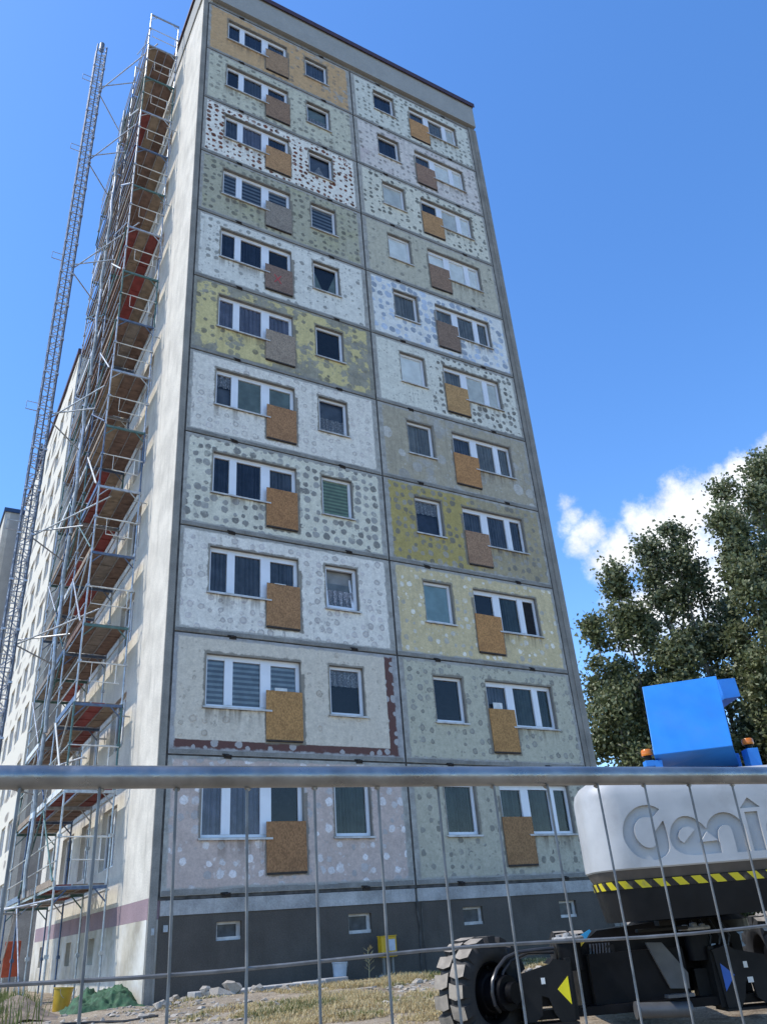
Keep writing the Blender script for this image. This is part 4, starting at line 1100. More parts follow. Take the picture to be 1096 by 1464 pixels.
mb.path(pts, 0.018, 6); tag(mb.build('hose', simple('black_hose', (0.02,0.02,0.02), 0.5)), 'thin dark hose lying across the bare soil at left', 'hose')

# ------------------------------------------------------------------ trees on the right
def leafmat(name, cols):
    m = blades_mat(name, cols, 0.35); b = m.node_tree.nodes['Principled BSDF']; b.inputs['Roughness'].default_value = 0.45; b.inputs['Specular IOR Level'].default_value = 0.45; return m
LEAF = [leafmat('leaf_a', [(0.055,0.066,0.026), (0.125,0.15,0.062), (0.20,0.225,0.105), (0.33,0.34,0.20)]),
        leafmat('leaf_b', [(0.050,0.064,0.028), (0.115,0.142,0.066), (0.19,0.215,0.11), (0.31,0.325,0.20)])]
M_BARK = concrete_mat('bark', (0.17, 0.15, 0.12), 0.3, 0.3)
TS = 1.5      # trees stand 55 to 70 m away
def make_tree(base, height, cols, seed, nleaf, lm, label, lsize=0.175, group=None):
    """cols: list of (dx, dy, z0, z1, rmax): column-shaped sub-crowns carried by their own limb"""
    t = random.Random(seed); root = empty('poplar_tree', base); tag(root, label, 'tree', group)
    tr = MB(); cr = MB()
    tr.path([(0,0,-0.5), (0.05,0,height*0.15), (0.0,0.1,height*0.35), (0.1,0.05,height*0.6)], 0.3, 10, 0, [0.42, 0.34, 0.25, 0.12])
    cl = []
    for dx, dy, z0, z1, rm in cols:
        tr.path([(0,0,height*0.12), (dx*0.45, dy*0.45, height*0.12+(z0-height*0.12)*0.8+0.4), (dx*0.85, dy*0.85, z0+(z1-z0)*0.45), (dx, dy, z0+(z1-z0)*0.9)], 0.1, 7, 0, [0.22, 0.16, 0.09, 0.03])
        k = int((z1-z0)*rm*2.9)
        for i in range(k):
            u = t.random(); prof = (sin(pi*min(1, max(0.03, u**0.75)))**0.55)*(0.55+0.45*(1-u))
            a = t.uniform(0, 2*pi); rad = rm*prof*sqrt(t.uniform(0.1, 1.25))
            p = Vector((dx+cos(a)*rad, dy+sin(a)*rad, z0+(z1-z0)*u))
            cl.append((p, t.choice([0.4, 0.55, 0.7, 0.95])))
            if i % 3 == 0:
                tr.path([(dx*0.95, dy*0.95, p.z-0.9-rad*0.4), ((dx+p.x)/2, (dy+p.y)/2, p.z-0.45), tuple(p)], 0.03, 5, 0, [0.045, 0.03, 0.01])
    per = max(8, nleaf//len(cl))
    for p, r_ in cl:
        for i in range(int(per*(r_/0.55)**2)):
            v = Vector((t.gauss(0,1), t.gauss(0,1), t.gauss(0,0.8))); q = p+v*r_*0.42
            nrm = Vector((t.gauss(0,1), t.gauss(0,1), t.gauss(0.5,1))).normalized(); a = nrm.orthogonal().normalized(); b = nrm.cross(a)
            th = t.uniform(0, 2*pi); a, b = a*cos(th)+b*sin(th), b*cos(th)-a*sin(th)
            s = lsize*t.uniform(0.6, 1.25); n0 = len(cr.v)
            cr.v += [tuple(q-a*s*0.6), tuple(q+b*s*0.42+a*s*0.05), tuple(q+a*s*0.7), tuple(q-b*s*0.42+a*s*0.05)]
            cr.f.append((n0, n0+1, n0+2, n0+3)); cr.m.append(0); cr.sm.append(False)
    root.scale = (TS, TS, TS)
    tr.build('trunk', M_BARK, root); cr.build('crown', LEAF[lm], root)
    return root
TG = 'trees beyond the right edge of the tower'
# rr_ = image-right direction at their distance
mxv = Vector((0.8689, -0.4951, 0)); myv = Vector((0.4951, 0.8689, 0)); CP = Vector((-4.8873, -17.4601, 0))
def at(s, d): p = CP+mxv*s*TS+myv*d*TS; return (p.x, p.y, -2.05)
make_tree(at(13.2, 38.0), 16, [(0,0,1.5,16.9,1.5), (-1.7,0.6,1.5,14.0,1.25), (1.5,0.4,2,14.5,1.4), (-2.5,-0.4,0.8,9.8,1.1), (0.6,-1.6,1,12,1.6)], 1, 36000, 0,
          'dark green poplar closest to the tower edge, its top lower than its neighbours', group=TG)
make_tree(at(17.0, 38.5), 19, [(-0.3,0,2,19.0,1.35), (-1.4,0.8,2,18.5,1.2), (1.1,0.3,2,19.5,1.2), (0.3,-1.8,1.5,13,1.6), (2.2,-0.5,1.5,14.5,1.4), (-2.3,-0.5,1.0,12.5,1.3), (3.2,0.4,1.5,15.5,1.2)], 2, 40000, 1,
          'poplar with ragged twin tops between the low poplar and the tallest one', group=TG)
make_tree(at(21.8, 37.5), 24, [(-0.6,0,3,20.6,1.5), (-2.2,0.6,3,20.9,1.1), (1.5,0.5,3,23.6,1.7), (-2.6,-0.3,2,16.5,1.3), (0.2,-2.0,1.5,16,1.9), (2.6,-1.2,2,19,1.9), (-1.4,-2.0,1,11,1.6), (3.4,0.5,3,24.5,1.6), (-3.3,0.4,2,18.5,1.3), (-4.2,-0.4,2,15.0,1.3)], 3, 76000, 0,
          'tallest poplar at the right edge, rising past the cloud', group=TG)
make_tree(at(28.0, 41.5), 25, [(0,0,2,23.0,2.2), (-2.0,0.6,2,21.0,1.8), (2.0,0.5,3,22.0,1.8)], 4, 26000, 1, 'poplar at the very right edge behind the tallest one', group=TG)
make_tree(at(15.5, 46.0), 12, [(0,0,0.2,11.5,2.4), (-1.6,0,0.2,8.5,2.0), (2.6,0,0.2,10.5,2.4), (5.0,0.5,0.2,9.5,2.2)], 5, 26000, 1, 'broad low dark tree filling the gap behind the poplars', group=TG)
make_tree(at(23.5, 46.0), 12, [(0,0,0.2,12.5,2.6), (-2.6,0,0.2,10.5,2.4), (2.6,0,0.2,11.5,2.6), (5.0,0.5,0.2,10.5,2.2)], 6, 28000, 0, 'broad low tree behind the blue boom end', group=TG)

# ------------------------------------------------------------------ boom lift
M_GREY = simple('grey_casting', (0.385, 0.385, 0.375), 0.45, 0.10, 2.5, bump=0.08, bscale=180, dirt=(0.25,0.24,0.22), dirtamt=0.45)
M_BLUE = simple('blue_paint', (0.03, 0.21, 0.60), 0.42, 0.10, 2, dirt=(0.07,0.20,0.42), dirtamt=0.35)
M_DGREY = simple('dark_grey_steel', (0.014, 0.0135, 0.013), 0.55, 0.2, 4, spec=0.15, dirt=(0.03,0.027,0.024), dirtamt=0.3)
M_MGREY = simple('mid_grey_steel', (0.085, 0.085, 0.085), 0.45, 0.15, 6, metal=0.2)
BZ = -2.02; YAW = atan2(-0.4951, 0.8689)
bp = CP+mxv*3.1+myv*9.4
BLI = empty('boom_lift', (bp.x, bp.y, BZ), YAW)
tag(BLI, 'blue and grey telescopic boom lift parked with its counterweight toward the fence', 'boom lift')

# counterweight with sunk lettering
G_ = [(-0.479,1.885),(-0.529,1.919),(-0.598,1.933),(-0.684,1.922),(-0.766,1.876),(-0.824,1.814),(-0.858,1.733),(-0.862,1.651),(-0.832,1.573),(-0.777,1.506),(-0.709,1.472),(-0.63,1.461),(-0.566,1.465),(-0.503,1.492),(-0.46,1.535),(-0.451,1.598),(-0.455,1.716),(-0.467,1.788),(-0.585,1.678),(-0.572,1.624),(-0.578,1.59),(-0.605,1.565),(-0.65,1.563),(-0.702,1.587),(-0.74,1.642),(-0.752,1.714),(-0.731,1.771),(-0.689,1.814),(-0.634,1.83),(-0.556,1.816)]
EN_ = [(-0.132,1.747),(-0.185,1.792),(-0.257,1.815),(-0.339,1.797),(-0.405,1.736),(-0.44,1.656),(-0.441,1.587),(-0.406,1.523),(-0.304,1.476),(-0.153,1.475),(0.007,1.479),(0.007,1.642),(0.04,1.693),(0.091,1.713),(0.131,1.696),(0.145,1.656),(0.144,1.472),(0.271,1.472),(0.273,1.653),(0.26,1.719),(0.212,1.776),(0.156,1.81),(0.082,1.822),(-0.003,1.797),(-0.061,1.748),(-0.089,1.69),(-0.107,1.721)]
T1_ = [(-0.09,1.664),(-0.003,1.584),(-0.163,1.58)]
CT_ = [(-0.357,1.644),(-0.333,1.69),(-0.295,1.714),(-0.248,1.721),(-0.196,1.69),(-0.322,1.583),(-0.35,1.609)]
I_ = [(0.298,1.806),(0.420,1.806),(0.420,1.472),(0.298,1.472)]
H_ = [(0.264,1.839),(0.36,1.932),(0.458,1.841)]
dx_ = 0.90
E2_ = [(a+dx_, b) for a, b in EN_[:10]]+[(0.007+dx_-0.03, 1.479), (0.0+dx_-0.03, 1.58), (-0.163+dx_, 1.58), (-0.09+dx_, 1.664)]
CT2_ = [(a+dx_, b) for a, b in CT_]
def letter_cutter(loops):
    cu = bpy.data.curves.new('letters', 'CURVE'); cu.dimensions = '2D'; cu.fill_mode = 'BOTH'; cu.extrude = 0.05
    for lp in loops:
        sp = cu.splines.new('POLY'); sp.points.add(len(lp)-1)
        for i, (a, b) in enumerate(lp): sp.points[i].co = (a, b, 0, 1)
        sp.use_cyclic_u = True
    o = bpy.data.objects.new('letters', cu); COL.objects.link(o)
    dg = bpy.context.evaluated_depsgraph_get(); me = bpy.data.meshes.new_from_object(o.evaluated_get(dg))
    bpy.data.objects.remove(o); return me
def smooth_loop(lp, n=1):
    # one Chaikin pass that keeps sharp corners
    out = []; N = len(lp)
    for i in range(N):
        p, q, r = Vector(lp[i-1]), Vector(lp[i]), Vector(lp[(i+1) % N])
        a = (q-p).normalized().dot((r-q).normalized())
        if a > 0.55: out += [tuple(q*0.75+p*0.25), tuple(q*0.75+r*0.25)]
        else: out.append(tuple(q))
    return out
sl = smooth_loop
FY0 = -1.6
cw = MB()
X0, X1 = -1.14, 1.72
cw.rrloft([(1.398, X0+0.012, X1-0.012, FY0+0.012, -0.81, 0.29), (1.41, X0, X1, FY0, -0.8, 0.30), (2.03, X0, X1, FY0, -0.8, 0.30),
           (2.11, X0+0.02, X1-0.02, FY0+0.014, -0.81, 0.29), (2.17, X0+0.07, X1-0.07, FY0+0.05, -0.84, 0.27), (2.215, X0+0.15, X1-0.15, FY0+0.12, -0.9, 0.22), (2.24, X0+0.26, X1-0.26, FY0+0.22, -0.98, 0.17)], n=8)
cwo = cw.build('counterweight', M_GREY, BLI, weld=True, sharp=50)
cme = letter_cutter([sl(G_), sl(EN_), T1_, CT_, I_, H_, sl(E2_), CT2_])
cme.transform(Matrix(((1,0,0,0),(0,0,-1,FY0-0.012),(0,1,0,0),(0,0,0,1))))
bmx = bmesh.new(); bmx.from_mesh(cme); bmesh.ops.remove_doubles(bmx, verts=bmx.verts, dist=1e-5); bmesh.ops.recalc_face_normals(bmx, faces=bmx.faces); bmx.to_mesh(cme); bmx.free()
cuo = bpy.data.objects.new('cutter', cme); COL.objects.link(cuo); cuo.parent = BLI
md = cwo.modifiers.new('cut', 'BOOLEAN'); md.operation = 'DIFFERENCE'; md.solver = 'EXACT'; md.object = cuo
bpy.context.view_layer.update()
dg = bpy.context.evaluated_depsgraph_get(); nm = bpy.data.meshes.new_from_object(cwo.evaluated_get(dg))
cwo.modifiers.clear(); cwo.data = nm; bpy.data.objects.remove(cuo)
nm.set_sharp_from_angle(angle=radians(40))
# hazard-striped skirt and black lower part
def hazard():
    m, nt, bs = newmat('hazard_tape')
    tc = nt.new('ShaderNodeTexCoord').outputs['Object']; sx = nt.new('ShaderNodeSeparateXYZ'); nt.set(sx.inputs[0], tc)
    v = nt.math('FRACT', nt.math('MULTIPLY', nt.math('ADD', nt.math('ADD', sx.outputs[0], nt.math('MULTIPLY', sx.outputs[1], -1.0)), nt.math('MULTIPLY', sx.outputs[2], 0.75)), 5.85))
    c = nt.mix(nt.math('GREATER_THAN', v, 0.52), (0.62, 0.50, 0.02, 1), (0.012, 0.012, 0.012, 1))
    c = nt.mix(nt.ramp(nt.noise(tc, 9, 5), 0.55, 0.75, 0, 0.5), c, (0.16,0.14,0.10,1))
    nt.set(bs.inputs['Base Color'], c); bs.inputs['Roughness'].default_value = 0.45
    return m
mb = MB(); mb.rrloft([(1.319, X0+0.05, X1-0.05, FY0+0.058, -0.87, 0.24), (1.3975, X0+0.015, X1-0.015, FY0+0.018, -0.82, 0.28)], n=8)
mb.build('skirt', simple('underside_shade_brown', (0.085,0.072,0.06), 0.6, 0.15), BLI, sharp=50)  # counterweight underside, its shade put into the brown-grey colour
mb = MB(); mb.rrloft([(0.985, X0+0.11, X1-0.11, FY0+0.13, -0.92, 0.2), (1.24, X0+0.06, X1-0.06, FY0+0.07, -0.88, 0.24), (1.318, X0+0.05, X1-0.05, FY0+0.055, -0.87, 0.24)], n=8)
mb.build('lower_ballast', M_DGREY, BLI, sharp=50)
mb = MB(); b0 = 0
rg = [(1.247, X0+0.052, X1-0.052, FY0+0.062, -0.872, 0.24), (1.312, X0+0.042, X1-0.042, FY0+0.046, -0.862, 0.24)]
mb.rrloft(rg, n=8); mb.build('hazard_stripe', hazard(), BLI, sharp=50)
# turntable deck behind, covers
mb = MB(); mb.bbox(-0.55, -0.22, -0.75, 0.1, 1.05, 2.1, 0.06); mb.build('engine_cover', M_GREY, BLI)
mb = MB(); mb.bbox(0.82, 1.6, -0.85, 1.6, 1.05, 2.1, 0.06); mb.build('tank_cover', M_GREY, BLI)
mb = MB(); mb.lathe([(0.62, 0.82), (0.62, 0.93), (0.55, 0.98), (0.55, 1.06)], (0.1, 0.1, 0), n=32); mb.build('slew_ring', M_DGREY, BLI)
# boom: rear end tilted back, box section leading away
c = 1.303
bl = dict()
fr = [(-0.218, -1.02, 2.47), (0.62, -1.02, 2.507), (0.884, -0.48, 3.388), (0.008, -0.48, 3.32)]   # tilted end plate: bl, br, tr, tl
mb = MB()
lo = [(-0.065, -0.66, 2.376), (0.795, -0.66, 2.366)]
mb.face([fr[0], fr[1], fr[2], fr[3]])
mb.face([lo[0], lo[1], fr[1], fr[0]])
bk = [(0.22, 0.15, 2.32), (0.99, 0.15, 2.32), (1.10, 0.15, 3.2), (0.30, 0.15, 3.16)]
mb.face([lo[0], fr[0], bk[0]]); mb.face([fr[0], fr[3], bk[3], bk[0]]); mb.face([lo[1], bk[1], fr[1]]); mb.face([fr[1], bk[1], bk[2], fr[2]])
mb.face([fr[3], fr[2], bk[2], bk[3]]); mb.face([bk[0], bk[1], lo[1], lo[0]]); mb.face([bk[1], bk[0], bk[3], bk[2]])
cov = mb.build('boom_end_cover', M_BLUE, BLI, weld=True)
bmx = bmesh.new(); bmx.from_mesh(cov.data); bmesh.ops.bevel(bmx, geom=bmx.edges[:], offset=0.008, segments=2, affect='EDGES', profile=0.5); bmx.to_mesh(cov.data); bmx.free()
mb = MB(); Mb = Matrix.Translation((0.62, 0.0, 2.72)) @ Matrix.Rotation(radians(-24), 4, 'Z') @ Matrix.Rotation(radians(-3), 4, 'X')
mb.box(-0.24, 0.24, 0.2, 9.0, -0.22, 0.24, 0, Mb); mb.build('boom', M_BLUE, BLI)
mb = MB(); mb.prism([(1.08, 3.21), (1.275, 3.225), (1.265, 3.445), (1.06, 3.44)], 'y', -0.1, 0.5); mb.build('side_bracket', M_BLUE, BLI)
mb = MB(); mb.tube((0.80, -0.35, 2.40), (0.77, -0.3, 2.62), 0.03, 10)
mb.build('lift_cylinder', M_DGREY, BLI)
# side cheek plates carrying the boom
mb = MB(); mb.bbox(-0.05, 0.0, -0.6, 0.1, 2.05, 2.5, 0.01); mb.build('boom_cheek', M_BLUE, BLI)
mb = MB(); mb.bbox(0.80, 0.85, -0.6, 0.6, 2.05, 2.5, 0.01); mb.build('boom_cheek', M_BLUE, BLI)
m_amb, nta, bsa = newmat('amber_lens'); bsa.inputs['Base Color'].default_value = (0.75, 0.20, 0.015, 1); bsa.inputs['Roughness'].default_value = 0.2
bsa.inputs['Transmission Weight'].default_value = 0.25
def beacon(x, y, z):
    mb = MB(); mb.lathe([(0.035, -0.10), (0.035, -0.055), (0.05, -0.05)], (x, y, z), 16); base = mb.build('beacon', M_DGREY, BLI)
    mb = MB(); mb.lathe([(0.056, -0.05), (0.060, -0.035), (0.058, 0.002), (0.050, 0.014), (0.001, 0.016)], (x, y, z), 20); mb.build('amber_lens', m_amb, base)
    mb = MB(); mb.bbox(x-0.05, x+0.05, y-0.05, y+0.05, z-0.16, z-0.101, 0.006); mb.build('bracket', M_BLUE, base)
beacon(-0.245, -0.9, 2.535); beacon(0.905, -0.75, 2.60)
for bx_ in ((-0.20, -0.12, -0.95, -0.8, 2.2, 2.43), (0.83, 0.95, -0.85, -0.7, 2.2, 2.50)):
    mb = MB(); mb.bbox(*bx_, 0.006); mb.build('beacon_bracket', M_BLUE, BLI)

# chassis ---------------------------------------------------------
AY = -0.8      # axle line
XC = -0.73
mb = MB()
mb.bbox(-0.95, XC+0.82, -0.55, 1.7, 0.36, 0.84, 0.03)
mb.prism([(-1.26, 0.24), (-1.24, 0.80), (-1.02, 0.93), (-0.45, 0.965), (0.2, 0.965), (0.36, 0.80), (0.36, 0.24), (0.30, 0.24), (0.26, 0.74), (-0.92, 0.74), (-1.02, 0.24)], 'y', -0.62, -0.2)
mb.build('chassis', M_BLACK, BLI)
mb = MB(); mb.box(XC-1.15, XC+1.15, AY-0.09, AY+0.12, 0.26, 0.33); mb.box(XC-0.45, XC+0.45, AY+0.02, AY+0.2, 0.33, 0.74); mb.build('axle_beam', M_BLACK, BLI)
# steering bracket plates (left with cut-out), mirrored for the right
plate = [(-1.868, 0.633), (-1.595, 0.693), (-1.40, 0.683), (-1.425, 0.235), (-1.55, 0.235), (-1.60, 0.303), (-1.638, 0.43), (-1.70, 0.45), (-1.715, 0.30), (-1.78, 0.255), (-1.895, 0.258)]
def bracket(mir):
    f = (lambda a: 2*XC-a) if mir else (lambda a: a)
    mb = MB(); mb.prism([(f(a), b) for a, b in plate], 'y', AY-0.16, AY-0.12)
    mb.prism([(f(a), b) for a, b in [(-1.595,0.693),(-1.40,0.683),(-1.385,0.70),(-1.55,0.735)]], 'y', AY-0.16, AY+0.12)
    mb.box(min(f(-1.43), f(-1.38)), max(f(-1.43), f(-1.38)), AY-0.118, AY+0.2, 0.24, 0.73)
    mb.box(min(f(-1.90), f(-1.40)), max(f(-1.90), f(-1.40)), AY-0.2, AY+0.1, 0.215, 0.234)
    br = mb.build('axle_bracket', M_DGREY, BLI, weld=True)
    t = [(-1.44,0.589),(-1.549,0.491),(-1.44,0.366)]
    mb = MB(); mb.prism([(f(a), b) for a, b in t], 'y', AY-0.1645, AY-0.1605)
    mb.build('arrow_decal', simple('arrow_blue' if mir else 'arrow_yellow', (0.015,0.09,0.36) if mir else (0.80,0.66,0.01), 0.4, 0.05), br, weld=True)
    mb = MB(); a0 = f(-1.671); mb.box(a0-0.018, a0+0.018, AY-0.1645, AY-0.1605, 0.54, 0.59); mb.build('sticker', M_WHITEST, br)
    return br
bracket(False)
brr = bracket(True)
mb = MB(); mb.box(0.20, 0.25, AY-0.1645, AY-0.1605, 0.42, 0.465); mb.build('sticker', M_WHITEST, brr)
# king pins
def kingpin(x):
    mb = MB(); mb.lathe([(0.115, 0.62), (0.115, 0.86), (0.10, 0.87)], (x, AY+0.05, 0), 24)
    k = mb.build('king_pin', M_BLACK, BLI)
    mb = MB(); mb.lathe([(0.148, 0.872), (0.152, 0.89), (0.14, 0.902), (0.001, 0.902)], (x, AY+0.05, 0), 28)
    for i in range(6):
        a = i*pi/3+0.3; mb.lathe([(0.028, 0.9021), (0.026, 0.918), (0.001, 0.92)], (x+0.09*cos(a), AY+0.05+0.09*sin(a), 0), 8)
    mb.lathe([(0.04, 0.9021), (0.035, 0.93), (0.001, 0.935)], (x, AY+0.05, 0), 10)
    mb.build('pin_cap', simple('dusty_grey_cap', (0.27,0.265,0.25), 0.6, 0.3, 30), k)
kingpin(-1.345); kingpin(2*XC+1.345)
# wheels ----------------------------------------------------------
M_TYRE = simple('tyre_rubber', (0.022, 0.021, 0.020), 0.8, 0.2, 8, dirt=(0.12,0.10,0.08), dirtamt=0.35)
M_TREAD = simple('dusty_tread', (0.27, 0.23, 0.18), 0.9, 0.22, 9, bump=0.3, bscale=60)
def make_wheel():
    R, Wd = 0.425, 0.365
    # axis along local x
    RX = Matrix.Rotation(pi/2, 4, 'Y')
    ty = MB(); h = Wd/2
    ty.lathe([(0.25, -h+0.05), (0.29, -h+0.005), (0.36, -h), (R-0.02, -h+0.02), (R, -h+0.05), (R, h-0.05), (R-0.02, h-0.02), (0.36, h), (0.29, h-0.005), (0.25, h-0.05)], n=48, M=RX, caps=False)
    hub = MB()
    hub.lathe([(0.25, -h+0.05), (0.24, -h+0.06), (0.225, -0.02), (0.20, 0.0), (0.12, 0.0), (0.12, -0.06), (0.001, -0.06)], n=32, M=RX, caps=False)
    hub.lathe([(0.25, h-0.05), (0.245, h-0.04), (0.23, h-0.05), (0.215, 0.06), (0.19, 0.05), (0.16, 0.13), (0.10, 0.15), (0.09, 0.20), (0.001, 0.20)], n=32, M=RX, caps=False)
    for i in range(9):
        a = 2*pi*i/9; hub.tube((0.045, 0.20*cos(a), 0.20*sin(a)), (0.085, 0.20*cos(a), 0.20*sin(a)), 0.017, 6)
        hub.tube((0.14, 0.125*cos(a), 0.125*sin(a)), (0.165, 0.125*cos(a), 0.125*sin(a)), 0.014, 6)
    # chunky lugs: two staggered rows of angled blocks
    lug = MB(); n = 17
    def onr(a, x, r): return (x, r*cos(a), r*sin(a))
    for i in range(n):
        for side in (-1, 1):
            a0 = 2*pi*(i+(0.5 if side > 0 else 0))/n; da = 2*pi/n
            x_in, x_out = 0.012*side, (h+0.004)*side; xm = 0.09*side
            # block outline in (x, angle): chevron
            o = [(x_in, a0+0.02*da), (xm, a0+0.14*da), (x_out, a0-0.02*da+0.16*da), (x_out, a0+0.80*da), (xm, a0+0.92*da), (x_in, a0+0.78*da)]
            if side < 0: o = o[::-1]
            r0, r1 = R-0.03, R+0.032
            b = len(lug.v); k = len(o)
            for (x, a) in o: lug.v.append(onr(a, x, r0 if abs(x) < h else r0-0.035))
            for (x, a) in o:
                am = a0+0.47*da; lug.v.append(onr(am+(a-am)*0.9, x*0.97, r1))
            lug.f.append(tuple(range(b+k, b+2*k))); lug.m.append(0); lug.sm.append(False)
            for q in range(k):
                q2 = (q+1) % k; lug.f.append((b+q, b+q2, b+k+q2, b+k+q)); lug.m.append(1); lug.sm.append(False)
    r = ty.build('wheel', M_TYRE, BLI, sharp=50)
    hub.build('rim', M_BLACK, r, sharp=50)
    t = lug.build('tread', [M_TREAD, M_TYRE], r, weld=False)
    bm = bmesh.new(); bm.from_mesh(t.data); bmesh.ops.recalc_face_normals(bm, faces=bm.faces); bm.to_mesh(t.data); bm.free()
    return r
w0 = make_wheel(); w0.location = (-2.215, AY, 0.505); w0.rotation_euler = (0.1, 0, atan2(-0.755, 0.656))
for (x, y, a) in ((1.12, AY+0.1, 0.0), (-0.75, 2.2, pi), (1.75, 2.0, 0)):
    o = copy_tree(w0, BLI); o.location = (x, y, 0.47); o.rotation_euler = (0.7, 0, a)
# hub drive motor and hoses on the steered wheel
mb = MB(); q = Vector((-2.08, AY-0.16, 0.50)); dv = Vector((0.656, -0.755, 0))
mb.tube(q-dv*0.1, q+dv*0.12, 0.14, 20); mb.tube(q+dv*0.12, q+dv*0.2, 0.085, 16); mb.box(-2.0, -1.42, AY-0.08, AY+0.06, 0.36, 0.56); mb.build('hub_motor', M_BLACK, BLI)
mb = MB(); mb.path([(-1.50,AY,0.815), (-1.70,AY-0.02,0.812), (-1.86,AY-0.05,0.805), (-1.985,AY-0.12,0.77), (-2.09,AY-0.24,0.69), (-2.15,AY-0.30,0.60), (-2.165,AY-0.32,0.51), (-2.15,AY-0.30,0.42), (-2.10,AY-0.2,0.36)], 0.017, 8)
mb.path([(-1.50,AY+.03,0.78), (-1.75,AY+0.03,0.79), (-1.92,AY-0.02,0.74), (-2.02,AY-0.12,0.66), (-2.06,AY-0.2,0.58)], 0.014, 8)
mb.build('hydraulic_hose', simple('black_rubber', (0.03,0.03,0.032), 0.35, 0.2), BLI)
# warning decals on the slanted hood corner
mb = MB(); mb.prism([(-1.235,0.885), (-1.10,0.945), (-1.085,0.93), (-1.15,0.865), (-1.20,0.862)], 'y', -0.66, -0.652); mb.build('decal', simple('decal_blue', (0.03,0.33,0.62), 0.4), BLI)
mb = MB(); mb.prism([(-1.212,0.855), (-1.148,0.858), (-1.215,0.80)], 'y', -0.66, -0.652); mb.build('decal', simple('decal_yellow', (0.75,0.55,0.02), 0.4), BLI)
M_HOSE = simple('hose_black', (0.018,0.018,0.02), 0.4)
# gear under the turntable: link arm, tube, clutter
mb = MB(); mb.prism([(-0.631,0.801), (-0.481,0.791), (-0.292,0.53), (-0.307,0.404), (-0.479,0.416), (-0.56,0.62)], 'y', -0.84, -0.80); mb.build('link_arm', M_MGREY, BLI, weld=True)
mb = MB(); mb.tube((-0.875, -1.05, 0.285), (-0.40, -1.05, 0.262), 0.062, 20); mb.tube((-0.90, -1.05, 0.287), (-0.875, -1.05, 0.286), 0.07, 16); mb.box(-0.60, -0.36, -1.1, -0.99, 0.36, 0.385)
mb.build('tie_cylinder', M_MGREY, BLI)
mb = MB(); mb.bbox(-0.70, -0.22, -0.9, -0.8, 0.885, 0.915, 0.005); mb.build('step_plate', M_DGREY, BLI)
mb = MB(); mb.box(-0.50, -0.34, -0.95, -0.8, 0.93, 0.975); mb.build('warning_lamp_box', M_DGREY, BLI)
mb = MB()
mb.box(-0.98, -0.90, -0.7, -0.63, 0.40, 0.80); mb.build('valve_block', M_DGREY, BLI)
mb = MB(); mb.box(-0.2, -0.05, -0.75, -0.62, 0.3, 0.55)
mb.build('valve_block', M_DGREY, BLI)
mb = MB()
for i in range(7):
    mb = MB(); x = -1.12+0.03*i; mb.path([(x, -0.68, 0.82), (x-0.03, -0.72, 0.65), (x+0.02+0.01*i, -0.70, 0.45), (x+0.1, -0.66, 0.30)], 0.012, 6); mb.build('hose', M_HOSE, BLI)
for i in range(4):
    mb = MB(); x = -0.1+0.09*i; mb.path([(x, -0.65, 0.95), (x+0.05, -0.72, 0.80), (x-0.02, -0.70, 0.62)], 0.013, 6); mb.build('hose', M_HOSE, BLI)
mb = MB(); mb.box(0.12, 0.23, FY0+0.117, FY0+0.14, 1.048, 1.06); mb.build('sticker', simple('orange_sticker', (0.45,0.2,0.1), 0.5), BLI)

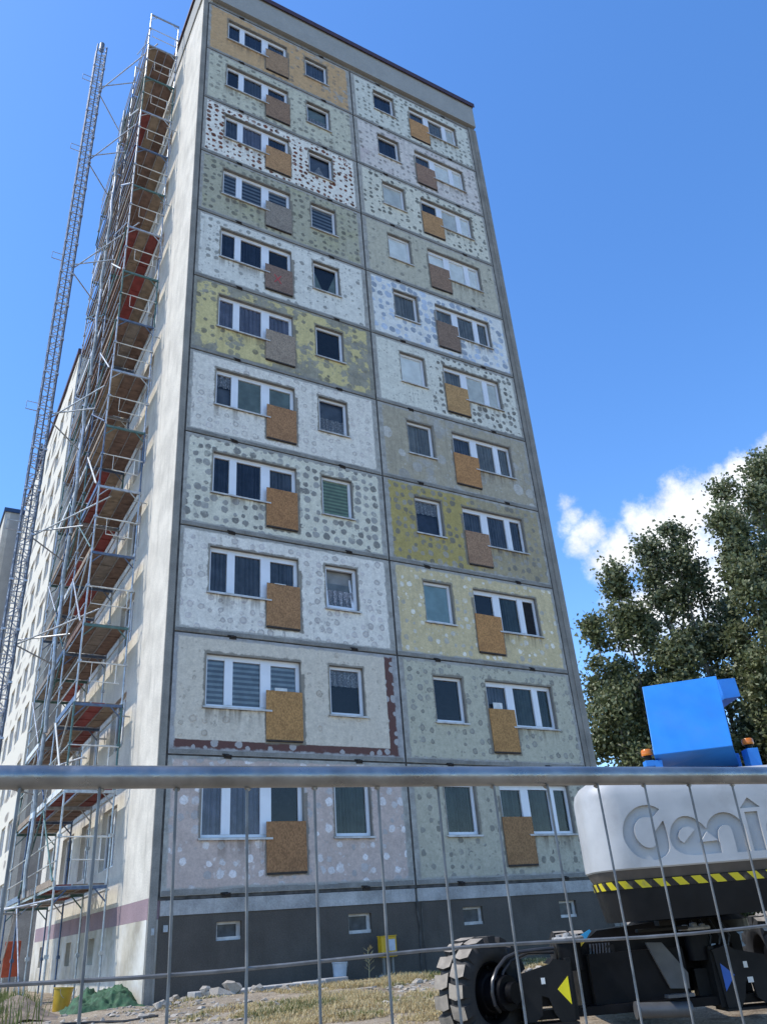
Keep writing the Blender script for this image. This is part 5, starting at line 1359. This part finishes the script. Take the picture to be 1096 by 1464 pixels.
# ------------------------------------------------------------------ site fence close to the camera
A = Vector((-4.553, -16.320, -0.774)); D = Vector((cos(-0.143), sin(-0.143), -0.001))
up_ = Vector((0, 0, 1)); nrm = Vector((-D.y, D.x, 0)).normalized()
FE = empty('mesh_fence', tuple(A+D*-1.0+Vector((0,0,-2.0)))); tag(FE, 'galvanised mesh site fence panel with round top tube, right in front', 'fence')
M_FEN = simple('fence_zinc', (0.29, 0.295, 0.29), 0.34, 0.22, 14, metal=0.85, dirt=(0.16,0.15,0.13), dirtamt=0.3, bump=0.08, bscale=90)
M_FWIRE = simple('fence_wire', (0.17, 0.17, 0.165), 0.5, 0.25, 30, metal=0.3)
def fpart(mb, name, mat): o = mb.build(name, mat, FE); o.location = -FE.location; return o
n0, n1 = -13, 22
mb = MB(); mb.tube(A+D*0.1*n0, A+D*0.1*n1, 0.0152, 20)
for i in range(n0+1, n1): mb.tube(A+D*(0.1*i)-up_*0.0135+nrm*0.004, A+D*(0.1*i+0.003)-up_*0.0185+nrm*0.003, 0.0052, 6, r2=0.003)
fpart(mb, 'top_tube', M_FEN)
mb = MB(); mb.tube(A+D*0.1*n0-up_*1.93, A+D*0.1*n1-up_*1.93, 0.0152, 16); fpart(mb, 'bottom_tube', M_FEN)
for n_ in (n0, n1):
    mb = MB(); mb.tube(A+D*0.1*n_-up_*2.05, A+D*0.1*n_+up_*0.02, 0.021, 16); fpart(mb, 'post', M_FEN)
    mb = MB(); p = A+D*0.1*n_; mb.bbox(p.x-0.35, p.x+0.35, p.y-0.12, p.y+0.12, p.z-2.12, p.z-1.97, 0.02); fpart(mb, 'foot_block', M_CONC)
mb = MB(); fr_ = random.Random(2)
for i in range(n0+1, n1):
    b = A+D*0.1*i+D*fr_.uniform(-0.002, 0.002); pts = []
    for t in range(9):
        pts.append(b-up_*(1.93*t/8)+D*0.003*sin(t*1.3+i)*(1 if 0 < t < 8 else 0)+nrm*0.004*sin(t*0.9+i*0.7))
    mb.path(pts, 0.0021, 6)
for zz0, zz1 in ((0.228, 0.255), (0.53, 0.555), (0.83, 0.855), (1.13, 1.15), (1.43, 1.45), (1.73, 1.74)):
    pts = []
    for i in range(0, 37):
        t = i/36; pts.append(A+D*(0.1*(n0+(n1-n0)*t))-up_*(zz0+(zz1-zz0)*t)+nrm*0.006+up_*0.003*sin(i*0.8))
    mb.path(pts, 0.0026, 6)
fpart(mb, 'wire_mesh', M_FWIRE)
